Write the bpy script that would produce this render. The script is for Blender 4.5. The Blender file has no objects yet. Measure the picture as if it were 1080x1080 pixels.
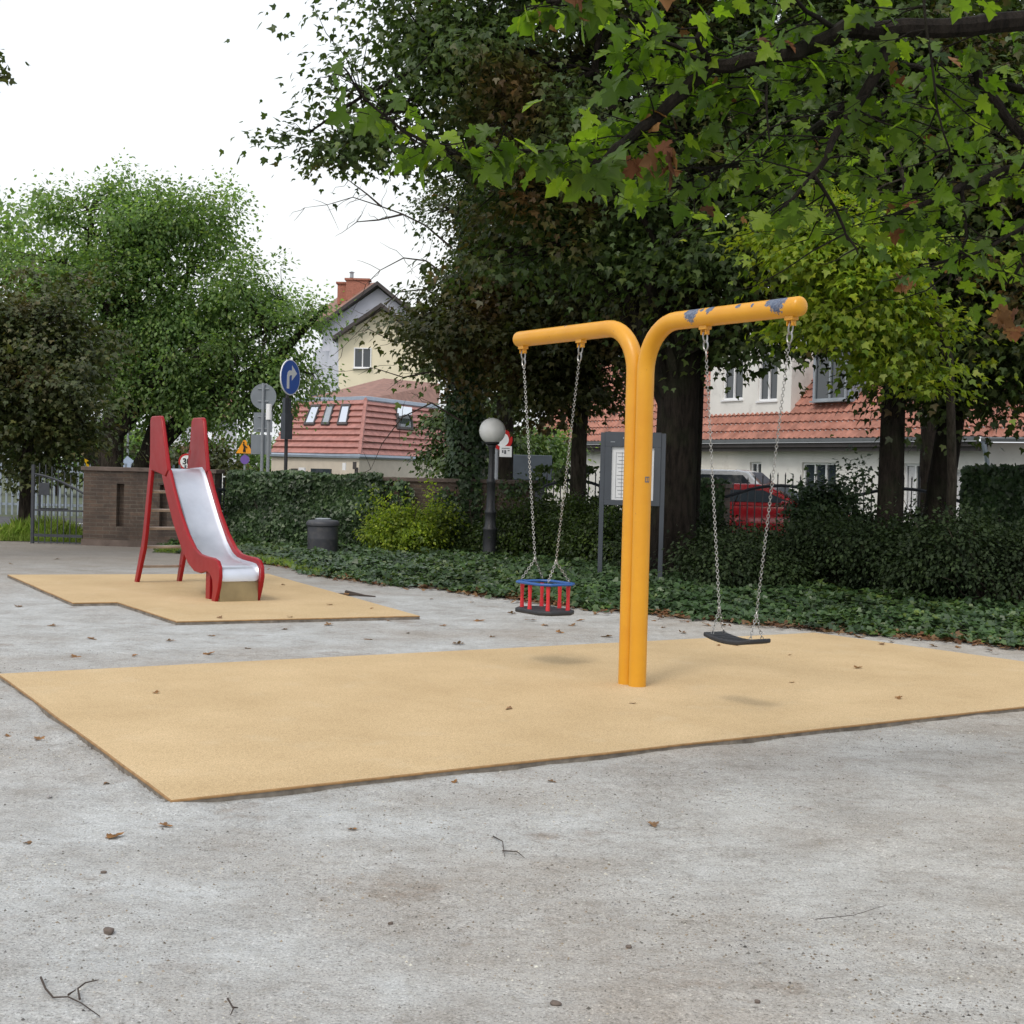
import bpy, bmesh, math, random
import numpy as np
from mathutils import Vector, Matrix
random.seed(7); rng = np.random.default_rng(7)
S = bpy.context.scene
C = bpy.data.collections.new('playground'); S.collection.children.link(C)
PI = math.pi

# ------------------------------------------------------------------ camera
FP = 1550.; CH = 1.5; pit = math.radians(1.59); rol = math.radians(1.4)
fw = Vector((0, math.cos(pit), -math.sin(pit))); R0 = Vector((1, 0, 0)); U0 = Vector((0, math.sin(pit), math.cos(pit)))
R1 = R0*math.cos(rol)+U0*math.sin(rol); U1 = U0*math.cos(rol)-R0*math.sin(rol)
cam = bpy.data.objects.new('camera', bpy.data.cameras.new('camera')); C.objects.link(cam)
m4 = Matrix((R1, U1, -fw)).transposed().to_4x4(); m4.translation = (0, 0, CH); cam.matrix_world = m4
cam.data.sensor_width = 36; cam.data.lens = 36*FP/1080; cam.data.clip_end = 3000; cam.data.clip_start = .05
S.camera = cam
def ray(u, v): return fw*FP+R1*(u-540)+U1*(540-v)
def G(u, v, z=0.):
    d = ray(u, v); t = (z-CH)/d.z; return Vector((d.x*t, d.y*t, z))
def D(u, v, Y):
    d = ray(u, v); t = Y/d.y; return Vector((d.x*t, Y, CH+d.z*t))
def proj(p):
    q = Vector(p)-Vector((0, 0, CH)); k = FP/q.dot(fw); return 540+k*q.dot(R1), 540-k*q.dot(U1)

# ------------------------------------------------------------------ materials
MATS = {}
class NT:
    def __init__(s, name):
        s.m = bpy.data.materials.new(name); s.m.use_nodes = True; s.t = s.m.node_tree; s.n = s.t.nodes
        s.b = s.n['Principled BSDF']; s.out = s.n['Material Output']
    def add(s, typ, **k):
        n = s.n.new(typ)
        for a, v in k.items():
            if a in ('inp',):
                for kk, vv in v.items(): n.inputs[kk].default_value = vv
            else: setattr(n, a, v)
        return n
    def link(s, a, b): s.t.links.new(a, b)
    def coord(s, kind='Object'): return s.add('ShaderNodeTexCoord').outputs[kind]
    def noise(s, scale, detail=4, rough=.55, vec=None, kind='Object'):
        n = s.add('ShaderNodeTexNoise', inp={'Scale': scale, 'Detail': detail, 'Roughness': rough})
        s.link(vec if vec is not None else s.coord(kind), n.inputs['Vector']); return n.outputs['Fac']
    def ramp(s, fac, stops):
        r = s.add('ShaderNodeValToRGB'); e = r.color_ramp.elements
        while len(e) < len(stops): e.new(.5)
        for q, (p, c) in zip(e, stops): q.position = p; q.color = (*c, 1) if len(c) == 3 else c
        s.link(fac, r.inputs['Fac']); return r.outputs['Color']
    def mix(s, fac, a, b, blend='MIX'):
        n = s.add('ShaderNodeMix', data_type='RGBA', blend_type=blend)
        for i, v in ((0, fac), (6, a), (7, b)):
            if hasattr(v, 'is_linked') or isinstance(v, bpy.types.NodeSocket): s.link(v, n.inputs[i])
            else: n.inputs[i].default_value = v if i == 0 else (*v, 1)
        return n.outputs[2]
    def math(s, op, a, b=0., clamp=False):
        n = s.add('ShaderNodeMath', operation=op); n.use_clamp = clamp
        for i, v in enumerate((a, b)):
            if isinstance(v, bpy.types.NodeSocket): s.link(v, n.inputs[i])
            else: n.inputs[i].default_value = v
        return n.outputs[0]
    def bump(s, h, strength, dist=.01):
        n = s.add('ShaderNodeBump', inp={'Strength': strength, 'Distance': dist}); s.link(h, n.inputs['Height'])
        s.link(n.outputs[0], s.b.inputs['Normal']); return n
    def done(s, key): MATS[key] = s.m; return s.m
def L(*c): return tuple(c)
def simple(key, col, rough=.6, metal=0, var=.15, vs=3., bs=0, bst=.3, bd=.004, coat=0, spec=.5, dirt=None):
    t = NT(key); n = t.noise(vs, 5)
    c = t.ramp(n, [(.3, tuple(x*(1-var) for x in col)), (.7, tuple(min(1, x*(1+var)) for x in col))])
    if dirt:
        n2 = t.noise(dirt[1], 6, .65); f = t.ramp(n2, [(dirt[2], (0, 0, 0)), (dirt[3], (1, 1, 1))]); c = t.mix(f, c, dirt[0])
    t.link(c, t.b.inputs['Base Color'])
    rr = t.math('ADD', t.math('MULTIPLY', t.noise(vs*3, 4), .25), rough-.12); t.link(rr, t.b.inputs['Roughness'])
    t.b.inputs['Metallic'].default_value = metal; t.b.inputs['Coat Weight'].default_value = coat
    t.b.inputs['Specular IOR Level'].default_value = spec
    if bs: t.bump(t.noise(bs, 5, .6), bst, bd)
    return t.done(key)
def leafm(key, cols, trans=.35, rough=.45, spec=.4, patch=None, tint=(1.15, 1.25, .5)):
    t = NT(key); g = t.add('ShaderNodeNewGeometry')
    n = len(cols); c = t.ramp(g.outputs['Random Per Island'], [(i/max(1, n-1), cc) for i, cc in enumerate(cols)])
    big = t.noise(.45, 3); c = t.mix(1., c, t.ramp(big, [(.3, (.7, .7, .7)), (.7, (1.25, 1.25, 1.2))]), 'MULTIPLY'); c = t.mix(1., c, t.ramp(t.noise(2.1, 2), [(.35, (.70, .70, .72)), (.65, (1.30, 1.28, 1.15))]), 'MULTIPLY')  # finer noise paints light and dark clump shading into the colour
    if patch:
        f = t.ramp(t.noise(patch[1], 3), [(patch[2], (0, 0, 0)), (patch[3], (1, 1, 1))]); c = t.mix(f, c, t.mix(g.outputs['Random Per Island'], patch[0], tuple(x*.5 for x in patch[0])))
    t.link(c, t.b.inputs['Base Color']); t.b.inputs['Roughness'].default_value = rough; t.b.inputs['Specular IOR Level'].default_value = spec
    if trans:
        tr = t.add('ShaderNodeBsdfTranslucent'); t.link(t.mix(1., c, tint, 'MULTIPLY'), tr.inputs['Color'])
        mx = t.add('ShaderNodeMixShader', inp={0: trans}); t.link(t.b.outputs[0], mx.inputs[1]); t.link(tr.outputs[0], mx.inputs[2]); t.link(mx.outputs[0], t.out.inputs['Surface'])
    return t.done(key)

# sand
t = NT('sand'); co = t.coord()
big = t.noise(.35, 6, .6, co); mid = t.noise(2.2, 7, .62, co); fine = t.noise(150, 3, .6, co); grain = t.noise(55, 5, .7, co)
c = t.ramp(mid, [(.30, (.335, .33, .312)), (.5, (.425, .432, .424)), (.68, (.50, .517, .515))])
f = t.ramp(big, [(.44, (0, 0, 0)), (.64, (1, 1, 1))]); c = t.mix(t.math('MULTIPLY', f, .6), c, (.31, .272, .228))
f2 = t.ramp(t.noise(1.3, 8, .72, co), [(.58, (0, 0, 0)), (.70, (1, 1, 1))]); c = t.mix(t.math('MULTIPLY', f2, .7), c, (.22, .172, .13))
c = t.mix(1., c, t.ramp(grain, [(.28, (.50, .49, .48)), (.42, (.95, .95, .95)), (.60, (1.05, 1.05, 1.05)), (.74, (1.4, 1.4, 1.4))]), 'MULTIPLY')
c = t.mix(1., c, t.ramp(t.noise(14, 8, .8, co), [(.34, (.76, .74, .71)), (.50, (1, 1, 1)), (.7, (1.09, 1.09, 1.10))]), 'MULTIPLY')
c = t.mix(1., c, t.ramp(t.noise(120, 3, .7, co), [(.34, (.42, .41, .40)), (.42, (.92, .92, .92)), (.60, (1.05, 1.05, 1.05)), (.68, (1.6, 1.6, 1.6))]), 'MULTIPLY')
sp = t.ramp(t.noise(80, 5, .8, co), [(.29, (.28, .26, .24)), (.36, (1, 1, 1))]); c = t.mix(1., c, sp, 'MULTIPLY')
sep = t.add('ShaderNodeSeparateXYZ'); t.link(co, sep.inputs[0])
fx = t.math('MULTIPLY', t.math('ADD', t.math('SUBTRACT', sep.outputs[0], .2), t.math('MULTIPLY', big, 2.)), .3, True); c = t.mix(t.math('MULTIPLY', fx, .55), c, t.mix(1., c, (.98, .90, .80), 'MULTIPLY'))
f3 = t.ramp(t.noise(3.4, 8, .75, co), [(.62, (0, 0, 0)), (.70, (1, 1, 1))]); c = t.mix(t.math('MULTIPLY', f3, .55), c, (.20, .155, .115))
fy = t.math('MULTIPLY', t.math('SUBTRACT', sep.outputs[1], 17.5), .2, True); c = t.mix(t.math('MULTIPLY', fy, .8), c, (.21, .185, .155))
t.link(c, t.b.inputs['Base Color']); t.b.inputs['Roughness'].default_value = .95; t.b.inputs['Specular IOR Level'].default_value = .15
h = t.math('ADD', t.math('MULTIPLY', t.noise(1.6, 6, .6, co), 3.), t.math('ADD', t.math('MULTIPLY', grain, .55), t.math('MULTIPLY', t.noise(9, 6, .62, co), 1.3)))
t.bump(h, .9, .018); t.done('sand')
# rubber mat
t = NT('rubber'); co = t.coord(); c = t.ramp(t.noise(1.0, 6, .6, co), [(.3, (.53, .395, .225)), (.7, (.64, .49, .295))])
c = t.mix(1., c, t.ramp(t.noise(170, 3, .7, co), [(.3, (.68, .66, .62)), (.6, (1.08, 1.08, 1.08))]), 'MULTIPLY')
c = t.mix(t.math('MULTIPLY', t.ramp(t.noise(2.6, 7, .7, co), [(.55, (0, 0, 0)), (.75, (1, 1, 1))]), .3), c, (.62, .53, .38))
c = t.mix(t.math('MULTIPLY', t.ramp(t.noise(6, 8, .75, co), [(.60, (0, 0, 0)), (.75, (1, 1, 1))]), .35), c, (.36, .27, .17))
sc_ = t.add('ShaderNodeTexVoronoi', inp={'Scale': 140.}); t.link(co, sc_.inputs['Vector']); c = t.mix(1., c, t.ramp(sc_.outputs['Distance'], [(.2, (1.04, 1.04, 1.04)), (.8, (.78, .76, .72))]), 'MULTIPLY')
t.link(c, t.b.inputs['Base Color']); t.b.inputs['Roughness'].default_value = .9; t.b.inputs['Specular IOR Level'].default_value = .2
t.bump(t.noise(170, 3, .7, co), .35, .004); t.done('rubber')
simple('rubber_rim', (.26, .15, .06), .85, var=.25, vs=20)
simple('kerb', (.20, .175, .145), .9, var=.3, vs=14, bs=60, dirt=((.09, .075, .06), 8, .45, .7))
# yellow paint with worn blue primer chips
t = NT('yellow_paint'); co = t.coord(); base = t.ramp(t.noise(4, 5), [(.3, (.60, .27, .010)), (.7, (.66, .32, .015))])
mk = None
for (cx, cy, cz, r) in ((.60, -.035, 2.53, .085), (1.36, -.03, 2.53, .055), (1.43, -.035, 2.53, .09), (.78, -.03, 2.53, .05), (1.06, -.04, 2.525, .028), (.70, -.03, 2.53, .026), (1.2, -.04, 2.52, .022), (-.9, -.02, 2.54, .02)):
    vd = t.add('ShaderNodeVectorMath', operation='DISTANCE'); t.link(co, vd.inputs[0]); vd.inputs[1].default_value = (cx, cy, cz)
    q = t.math('DIVIDE', vd.outputs['Value'], r); mk = q if mk is None else t.math('MINIMUM', mk, q)
edge = t.math('ADD', mk, t.math('MULTIPLY', t.math('SUBTRACT', t.noise(45, 6, .7), .5), 1.5))
msk = t.ramp(edge, [(.78, (1, 1, 1)), (.84, (0, 0, 0))])
rust = t.ramp(t.noise(22, 6, .75), [(.30, (1, 1, 1)), (.345, (0, 0, 0))])
c = t.mix(t.math('MULTIPLY', rust, .75), base, (.22, .10, .03)); c = t.mix(msk, c, t.mix(t.ramp(t.noise(60, 4), [(.4, (0, 0, 0)), (.6, (1, 1, 1))]), (.045, .07, .13), (.13, .16, .22)))
dr = t.ramp(t.noise(1.6, 6, .7), [(.5, (0, 0, 0)), (.8, (1, 1, 1))]); c = t.mix(t.math('MULTIPLY', dr, .25), c, (.42, .20, .03))
t.link(c, t.b.inputs['Base Color']); t.link(t.math('ADD', t.math('MULTIPLY', t.noise(12, 5), .3), .22), t.b.inputs['Roughness'])
t.bump(t.math('ADD', t.noise(40, 4), t.math('MULTIPLY', msk, -1.5)), .25, .003); t.done('yellow_paint')
simple('red_plastic', (.27, .006, .010), .38, var=.12, vs=2.5, spec=.32, dirt=((.30, .05, .05), 9, .62, .8))
simple('red_post', (.55, .02, .03), .4, var=.1)
simple('blue_plastic', (.015, .085, .30), .4, var=.1)
t = NT('steel'); co = t.coord(); c = t.ramp(t.noise(3, 5), [(.3, (.55, .57, .62)), (.7, (.70, .72, .77))]); t.link(c, t.b.inputs['Base Color'])
t.b.inputs['Metallic'].default_value = .9; t.link(t.math('ADD', t.math('MULTIPLY', t.noise(7, 5), .22), .27), t.b.inputs['Roughness'])
t.done('steel')
simple('galvanised', (.36, .36, .35), .42, metal=.85, var=.2, vs=30)
simple('black_rubber', (.018, .02, .024), .6, var=.3, vs=12, bs=60)
simple('dark_metal', (.022, .024, .028), .45, var=.25, vs=8)
simple('fence_metal', (.035, .04, .05), .45, var=.25, vs=8)
simple('grey_metal', (.30, .33, .36), .45, metal=.3, var=.15)
simple('board_grey', (.045, .055, .07), .5, var=.15)
simple('bin_plastic', (.045, .048, .058), .55, var=.15, vs=6, dirt=((.10, .095, .09), 9, .5, .8))
simple('paper', (.62, .64, .66), .7, var=.05)
simple('ink', (.12, .13, .15), .8, var=.05)
simple('globe', (.86, .87, .86), .35, var=.08, vs=5, coat=.2)
simple('white_wall', (.72, .71, .68), .9, var=.06, vs=1.2, bs=30, bst=.1, dirt=((.40, .39, .36), 1.5, .55, .85))
simple('cream_wall', (.72, .66, .50), .9, var=.05, vs=1.)
simple('lilac_wall', (.58, .60, .68), .9, var=.05, vs=1.)
simple('beige_wall', (.56, .50, .42), .9, var=.06)
simple('white_paint', (.75, .76, .78), .5, var=.04)
simple('roof_dark', (.055, .048, .048), .8, var=.2, vs=3)
simple('roof_brown', (.24, .13, .10), .8, var=.25, vs=3)
simple('tile_orange', (.335, .15, .11), .8, var=.32, vs=2.2, dirt=((.26, .09, .055), 2.5, .5, .85))
simple('tile_red', (.35, .16, .135), .7, var=.2, vs=3, dirt=((.20, .075, .06), 3.5, .5, .8))
simple('chimney_brick', (.32, .13, .09), .85, var=.2, vs=9)
simple('gutter', (.12, .13, .14), .5, var=.15)
simple('zinc', (.28, .33, .40), .45, metal=.2, var=.12)
def barkm(key, c0, c1):
    t = NT(key); mp = t.add('ShaderNodeMapping'); mp.inputs['Scale'].default_value = (1, 1, .22); t.link(t.coord(), mp.inputs[0]); n = t.noise(16, 8, .7, mp.outputs[0])
    c = t.ramp(n, [(.36, c0), (.6, c1)]); m = t.ramp(t.noise(1.7, 5, .6), [(.5, (0, 0, 0)), (.75, (1, 1, 1))]); c = t.mix(t.math('MULTIPLY', m, .5), c, (.03, .042, .018))
    t.link(c, t.b.inputs['Base Color']); t.b.inputs['Roughness'].default_value = .95; t.b.inputs['Specular IOR Level'].default_value = .15; t.bump(n, 1., .05); return t.done(key)
barkm('bark', (.014, .011, .009), (.060, .050, .040)); barkm('bark_dark', (.006, .005, .004), (.026, .021, .017))
simple('twig', (.045, .033, .026), .9, var=.3)
simple('soil', (.06, .048, .036), .95, var=.4, vs=3, bs=20)
simple('far_grass', (.07, .085, .045), .95, var=.3, vs=.5)
simple('asphalt', (.07, .07, .075), .9, var=.2, vs=3)
simple('pavement', (.30, .29, .28), .9, var=.15, vs=3)
simple('stone', (.12, .095, .08), .85, var=.3, vs=40, bs=60)
simple('pebble', (.28, .27, .265), .9, var=.6, vs=60)
simple('tyre', (.02, .02, .02), .8)
simple('car_red', (.26, .008, .014), .22, coat=.8, var=.04)
simple('car_silver', (.74, .76, .78), .25, metal=.1, coat=.8, var=.04)
simple('lamp_red', (.6, .03, .02), .2); simple('lamp_clear', (.7, .7, .7), .15)
simple('sign_blue', (.035, .12, .50), .4, var=.05); simple('sign_white', (.88, .90, .92), .4, var=.05); simple('sign_red', (.55, .02, .02), .4, var=.05)
simple('sign_orange', (.85, .33, .01), .4, var=.05); simple('sign_yellow', (.85, .50, .01), .4, var=.05); simple('sign_back', (.20, .23, .26), .55, var=.1)
simple('sign_purple', (.16, .09, .36), .5, var=.1); simple('black_ink', (.01, .01, .01), .5); simple('pale_blue', (.42, .52, .70), .5, var=.05)
simple('awning', (.62, .56, .42), .8, var=.1); simple('curtain', (.60, .60, .62), .8, var=.1, vs=6)
t = NT('glass'); t.b.inputs['Base Color'].default_value = (.035, .045, .055, 1); t.b.inputs['Roughness'].default_value = .06; t.b.inputs['Specular IOR Level'].default_value = .8; t.done('glass')
t = NT('sky_glass'); t.b.inputs['Base Color'].default_value = (.75, .78, .82, 1); t.b.inputs['Roughness'].default_value = .08; t.b.inputs['Metallic'].default_value = .9; t.done('sky_glass')
# brick (object space, wall runs along local x)
t = NT('brick'); co = t.coord(); sep = t.add('ShaderNodeSeparateXYZ'); t.link(co, sep.inputs[0])
cb = t.add('ShaderNodeCombineXYZ'); t.link(t.math('ADD', sep.outputs[0], sep.outputs[1]), cb.inputs[0]); t.link(sep.outputs[2], cb.inputs[1])
br = t.add('ShaderNodeTexBrick', inp={'Color1': (.125, .088, .066, 1), 'Color2': (.078, .060, .050, 1), 'Mortar': (.125, .108, .09, 1), 'Scale': 1., 'Mortar Size': .008, 'Brick Width': .25, 'Row Height': .068})
t.link(cb.outputs[0], br.inputs['Vector'])
c = t.mix(t.math('MULTIPLY', t.ramp(t.noise(2.2, 7, .7), [(.45, (0, 0, 0)), (.65, (1, 1, 1))]), .75), br.outputs['Color'], (.045, .036, .032))
c = t.mix(1., c, t.ramp(t.noise(9, 5), [(.3, (.75, .75, .75)), (.7, (1.3, 1.25, 1.2))]), 'MULTIPLY')
t.link(c, t.b.inputs['Base Color']); t.b.inputs['Roughness'].default_value = .95
t.bump(t.math('SUBTRACT', t.noise(40, 4), br.outputs['Fac']), .6, .008); t.done('brick')
simple('cap_stone', (.13, .10, .085), .9, var=.3, vs=5, bs=30)
# leaves
leafm('leaf_dark', [(.034, .054, .018), (.058, .090, .026), (.044, .066, .022), (.085, .11, .028)], .38, patch=((.12, .065, .022), .8, .58, .74))
leafm('leaf_dark2', [(.042, .072, .024), (.068, .115, .034), (.052, .088, .034), (.10, .14, .034)], .42, patch=((.15, .085, .030), .6, .52, .70))
leafm('leaf_bronze', [(.042, .064, .020), (.070, .088, .026), (.056, .066, .024), (.11, .105, .030)], .35, patch=((.15, .082, .028), .9, .52, .72))
leafm('leaf_olive', [(.048, .075, .026), (.075, .10, .032), (.060, .080, .030), (.11, .115, .036)], .32, patch=((.15, .10, .036), 1.1, .52, .72))
leafm('leaf_lime_lit', [(.17, .27, .030), (.28, .36, .036), (.12, .22, .035), (.34, .38, .04)], .55, tint=(1.3, 1.3, .5))  # yellow-green leaves, brightened so the colour carries the light on the crown
leafm('leaf_green', [(.15, .25, .10), (.21, .33, .115), (.12, .21, .10), (.29, .38, .13)], .58)  # paler tones put distance haze into the leaf colour
leafm('leaf_near', [(.028, .060, .012), (.085, .15, .018), (.050, .10, .015), (.12, .20, .024), (.17, .25, .034)], .62, rough=.42, spec=.4, tint=(1.5, 1.6, .4))  # darkest tones paint in leaves silhouetted against the sky
leafm('gravel', [(.09, .085, .08), (.22, .215, .21), (.36, .36, .36), (.5, .5, .5), (.30, .25, .2), (.12, .10, .08)], 0, rough=.9, spec=.2)
leafm('leaf_ivy', [(.024, .050, .020), (.046, .090, .034), (.034, .068, .030), (.085, .14, .055)], .15, rough=.42, spec=.45)
leafm('leaf_ivy_light', [(.045, .095, .025), (.075, .13, .032), (.035, .075, .028), (.11, .155, .04)], .2, rough=.32, spec=.6)
leafm('leaf_hedge', [(.015, .028, .013), (.026, .044, .018), (.036, .058, .022)], .2, rough=.6, spec=.2)
leafm('leaf_hedge_green', [(.030, .058, .016), (.050, .085, .020), (.07, .11, .022)], .25, rough=.4)
leafm('leaf_shrub_lime', [(.30, .40, .05), (.40, .48, .06), (.20, .30, .05), (.15, .22, .04)], .55, patch=((.08, .13, .03), 1.5, .56, .66))
leafm('leaf_brown', [(.20, .085, .035), (.13, .05, .025), (.28, .15, .06), (.085, .035, .02)], .15, rough=.7, spec=.2)
leafm('leaf_litter', [(.17, .085, .045), (.11, .05, .028), (.24, .15, .085), (.10, .06, .04)], .1, rough=.75, spec=.2)
leafm('grass_blade', [(.15, .24, .04), (.21, .32, .06), (.26, .30, .09)], .35, rough=.6, spec=.2)

# ------------------------------------------------------------------ object helpers
def tag(o, label=None, cat=None, group=None, kind=None):
    if label: o['label'] = label
    if cat: o['category'] = cat
    if group: o['group'] = group
    if kind: o['kind'] = kind
    return o
def empty(name, loc, rz=0, label=None, cat=None, group=None):
    o = bpy.data.objects.new(name, None); C.objects.link(o); o.location = loc; o.rotation_euler = (0, 0, rz); o.empty_display_size = .2
    return tag(o, label, cat, group)
def link(name, me, parent=None):
    o = bpy.data.objects.new(name, me); C.objects.link(o)
    if parent is not None: o.parent = parent
    return o
class MB:
    def __init__(s): s.v = []; s.f = []; s.mi = []; s.cur = 0
    def add(s, vs, fs):
        b = len(s.v); s.v += [tuple(x) for x in vs]; s.f += [tuple(b+i for i in f) for f in fs]; s.mi += [s.cur]*len(fs); return s
    def box(s, c, d, rz=0, rx=0, ry=0, taper=1):
        M = Matrix.Rotation(rz, 3, 'Z') @ Matrix.Rotation(ry, 3, 'Y') @ Matrix.Rotation(rx, 3, 'X'); c = Vector(c); vs = []
        for z in (-.5, .5):
            k = taper if z > 0 else 1
            for x, y in ((-.5, -.5), (.5, -.5), (.5, .5), (-.5, .5)): vs.append(c+M @ Vector((x*d[0]*k, y*d[1]*k, z*d[2])))
        return s.add(vs, [(3, 2, 1, 0), (4, 5, 6, 7), (0, 1, 5, 4), (1, 2, 6, 5), (2, 3, 7, 6), (3, 0, 4, 7)])
    def tube(s, pts, r, n=8, cap=True):
        pts = [Vector(p) for p in pts]; k = len(pts)
        if not hasattr(r, '__len__'): r = [r]*k
        b = len(s.v); vs = []; fs = []; up = None
        for i, p in enumerate(pts):
            d = (pts[min(i+1, k-1)]-pts[max(i-1, 0)]).normalized()
            if up is None: up = d.orthogonal().normalized()
            up = (up-d*up.dot(d)).normalized(); w = d.cross(up)
            for j in range(n):
                a = 2*PI*j/n; vs.append(p+(up*math.cos(a)+w*math.sin(a))*r[i])
        for i in range(k-1):
            for j in range(n):
                a = i*n+j; c = i*n+(j+1) % n; fs.append((a, c, c+n, a+n))
        if cap: fs.append(tuple(range(n-1, -1, -1))); fs.append(tuple((k-1)*n+j for j in range(n)))
        return s.add(vs, fs)
    def lathe(s, prof, c=(0, 0, 0), n=24):
        vs = []; fs = []
        for r, z in prof:
            for j in range(n): vs.append((c[0]+r*math.cos(2*PI*j/n), c[1]+r*math.sin(2*PI*j/n), c[2]+z))
        for i in range(len(prof)-1):
            for j in range(n): a = i*n+j; b = i*n+(j+1) % n; fs.append((a, b, b+n, a+n))
        fs.append(tuple(range(n-1, -1, -1))); fs.append(tuple((len(prof)-1)*n+j for j in range(n)))
        return s.add(vs, fs)
    def prism(s, poly, f, t0, t1):   # poly of (a,b); f(a,b,t)->xyz
        n = len(poly); vs = [f(a, b, t0) for a, b in poly]+[f(a, b, t1) for a, b in poly]
        return s.add(vs, [tuple(range(n)), tuple(range(2*n-1, n-1, -1))]+[(i, i+n, (i+1) % n+n, (i+1) % n) for i in range(n)])
    def build(s, name, mats, parent=None, smooth=False, bevel=0, off=None):
        if off is not None: s.v = [(x-off[0], y-off[1], z-off[2]) for x, y, z in s.v]
        me = bpy.data.meshes.new(name); me.from_pydata(s.v, [], s.f)
        bm = bmesh.new(); bm.from_mesh(me); bmesh.ops.recalc_face_normals(bm, faces=bm.faces); bm.to_mesh(me); bm.free()
        if isinstance(mats, str): mats = [mats]
        for q in mats: me.materials.append(MATS[q])
        if len(mats) > 1: me.polygons.foreach_set('material_index', s.mi)
        if smooth: me.shade_smooth(); me.set_sharp_from_angle(angle=math.radians(40))
        o = link(name, me, parent)
        if bevel:
            b = o.modifiers.new('bevel', 'BEVEL'); b.width = bevel; b.segments = 2; b.limit_method = 'ANGLE'; b.angle_limit = math.radians(35)
            if not smooth: me.shade_smooth(); me.set_sharp_from_angle(angle=math.radians(50))
        return o
def npmesh(name, V, T, mat, parent=None):
    me = bpy.data.meshes.new(name); V = np.ascontiguousarray(V, dtype=np.float32); T = np.ascontiguousarray(T, dtype=np.int32)
    me.vertices.add(len(V)); me.vertices.foreach_set('co', V.ravel()); me.loops.add(T.size); me.loops.foreach_set('vertex_index', T.ravel())
    me.polygons.add(len(T)); me.polygons.foreach_set('loop_start', np.arange(0, T.size, T.shape[1], dtype=np.int32))
    me.update(calc_edges=True); me.materials.append(MATS[mat]); return link(name, me, parent)
# leaf templates: x across, y to the tip, z normal
KITE = (np.array([(0, 0, 0), (.33, .42, .05), (0, 1, -.06), (-.33, .42, .05)]), np.array([(0, 1, 2), (0, 2, 3)]))
STAR = (np.array([(0, 0, 0), (.30, -.03, .03), (.52, .36, .02), (.22, .44, .05), (0, 1, -.08), (-.22, .44, .05), (-.52, .36, .02), (-.30, -.03, .03)]),
        np.array([(0, i, i+1) for i in range(1, 7)]))
_o = [(.03, 0), (.22, -.10), (.30, -.02), (.28, .10), (.46, .10), (.60, .24), (.50, .29), (.52, .40), (.36, .38), (.24, .40), (.26, .58), (.34, .66), (.20, .72), (.13, .84), (0, 1.0)]
_o = _o+[(-x, y) for x, y in reversed(_o[:-1])]
MAPLE = (np.array([(0, .25, -.03)]+[(x, y, .22*abs(x)-.30*x*x-.38*max(0, y-.3)**2) for x, y in _o]), np.array([(0, i, i+1) for i in range(1, len(_o))]+[(0, len(_o), 1)]))
IVY = (np.array([(0, 0, 0), (.42, -.05, .03), (.48, .38, .02), (.22, .50, .0), (0, 1, -.05), (-.22, .50, 0), (-.48, .38, .02), (-.42, -.05, .03)]), np.array([(0, i, i+1) for i in range(1, 7)]))
BLADE = (np.array([(-.05, 0, 0), (.05, 0, 0), (.02, .6, .1), (0, 1, .3)]), np.array([(0, 1, 2), (0, 2, 3)]))
def nrm(a): return a/np.maximum(1e-9, np.linalg.norm(a, axis=1, keepdims=True))
def leaves(name, P, N, T, size, tpl, mat, parent=None, off=(0, 0, 0)):
    P = P-np.array(off); Tn = nrm(T); Nn = nrm(N-(N*Tn).sum(1, keepdims=True)*Tn); X = np.cross(Tn, Nn)
    tv, tf = tpl; k = len(tv); size = np.asarray(size).reshape(-1, 1, 1)*np.ones((len(P), 1, 1))
    V = P[:, None, :]+size*(X[:, None, :]*tv[None, :, 0:1]+Tn[:, None, :]*tv[None, :, 1:2]+Nn[:, None, :]*tv[None, :, 2:3])
    F = (tf[None]+(np.arange(len(P))*k)[:, None, None]).reshape(-1, 3)
    return npmesh(name, V.reshape(-1, 3), F, mat, parent)
def crown_points(lobes, ncl, seed, shell=.45):
    r = np.random.default_rng(seed); L_ = np.array(lobes, float); w = (L_[:, 3]*L_[:, 4]*L_[:, 5])**.75; w /= w.sum()
    i = r.choice(len(L_), ncl, p=w); d = nrm(r.normal(size=(ncl, 3))); rad = r.random(ncl)**shell
    return L_[i, :3]+d*rad[:, None]*L_[i, 3:6], d
def canopy(name, lobes, ncl, nl, size, mat, parent, off, seed, tpl=STAR, spread=.36, flat=.4, shell=.45, zmin=None, keep=None, per=0, gr=.42):
    r = np.random.default_rng(seed)
    if per:
        g, gd = crown_points(lobes, max(6, ncl//per), seed, shell); i = r.integers(0, len(g), ncl); c = g[i]+r.normal(size=(ncl, 3))*gr*np.array([1, 1, .55])*(.5+r.random(len(g))[i])[:, None]; d = gd[i]
    else: c, d = crown_points(lobes, ncl, seed, shell)
    if keep is not None: m = keep(c); c = c[m]; d = d[m]
    if zmin is not None: m = c[:, 2] > zmin; c = c[m]; d = d[m]
    n = len(c); k = nl; sc = (.6+.8*r.random(n))[:, None, None]
    o = r.normal(size=(n, k, 3))*np.array([1, 1, flat])*spread*sc
    o[..., 2] -= .35*np.linalg.norm(o[..., :2], axis=2)
    P = (c[:, None, :]+o).reshape(-1, 3); out = nrm(o.reshape(-1, 3)+.3*np.repeat(d, k, 0)+1e-3)
    N = np.array([0, 0, 1.])+.5*r.normal(size=P.shape)+.5*out; T = out+.5*r.normal(size=P.shape)+np.array([0, 0, -.55])
    leaves(name, P, N, T, size*(.65+.7*r.random(len(P))), tpl, mat, parent, off); return c
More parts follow.
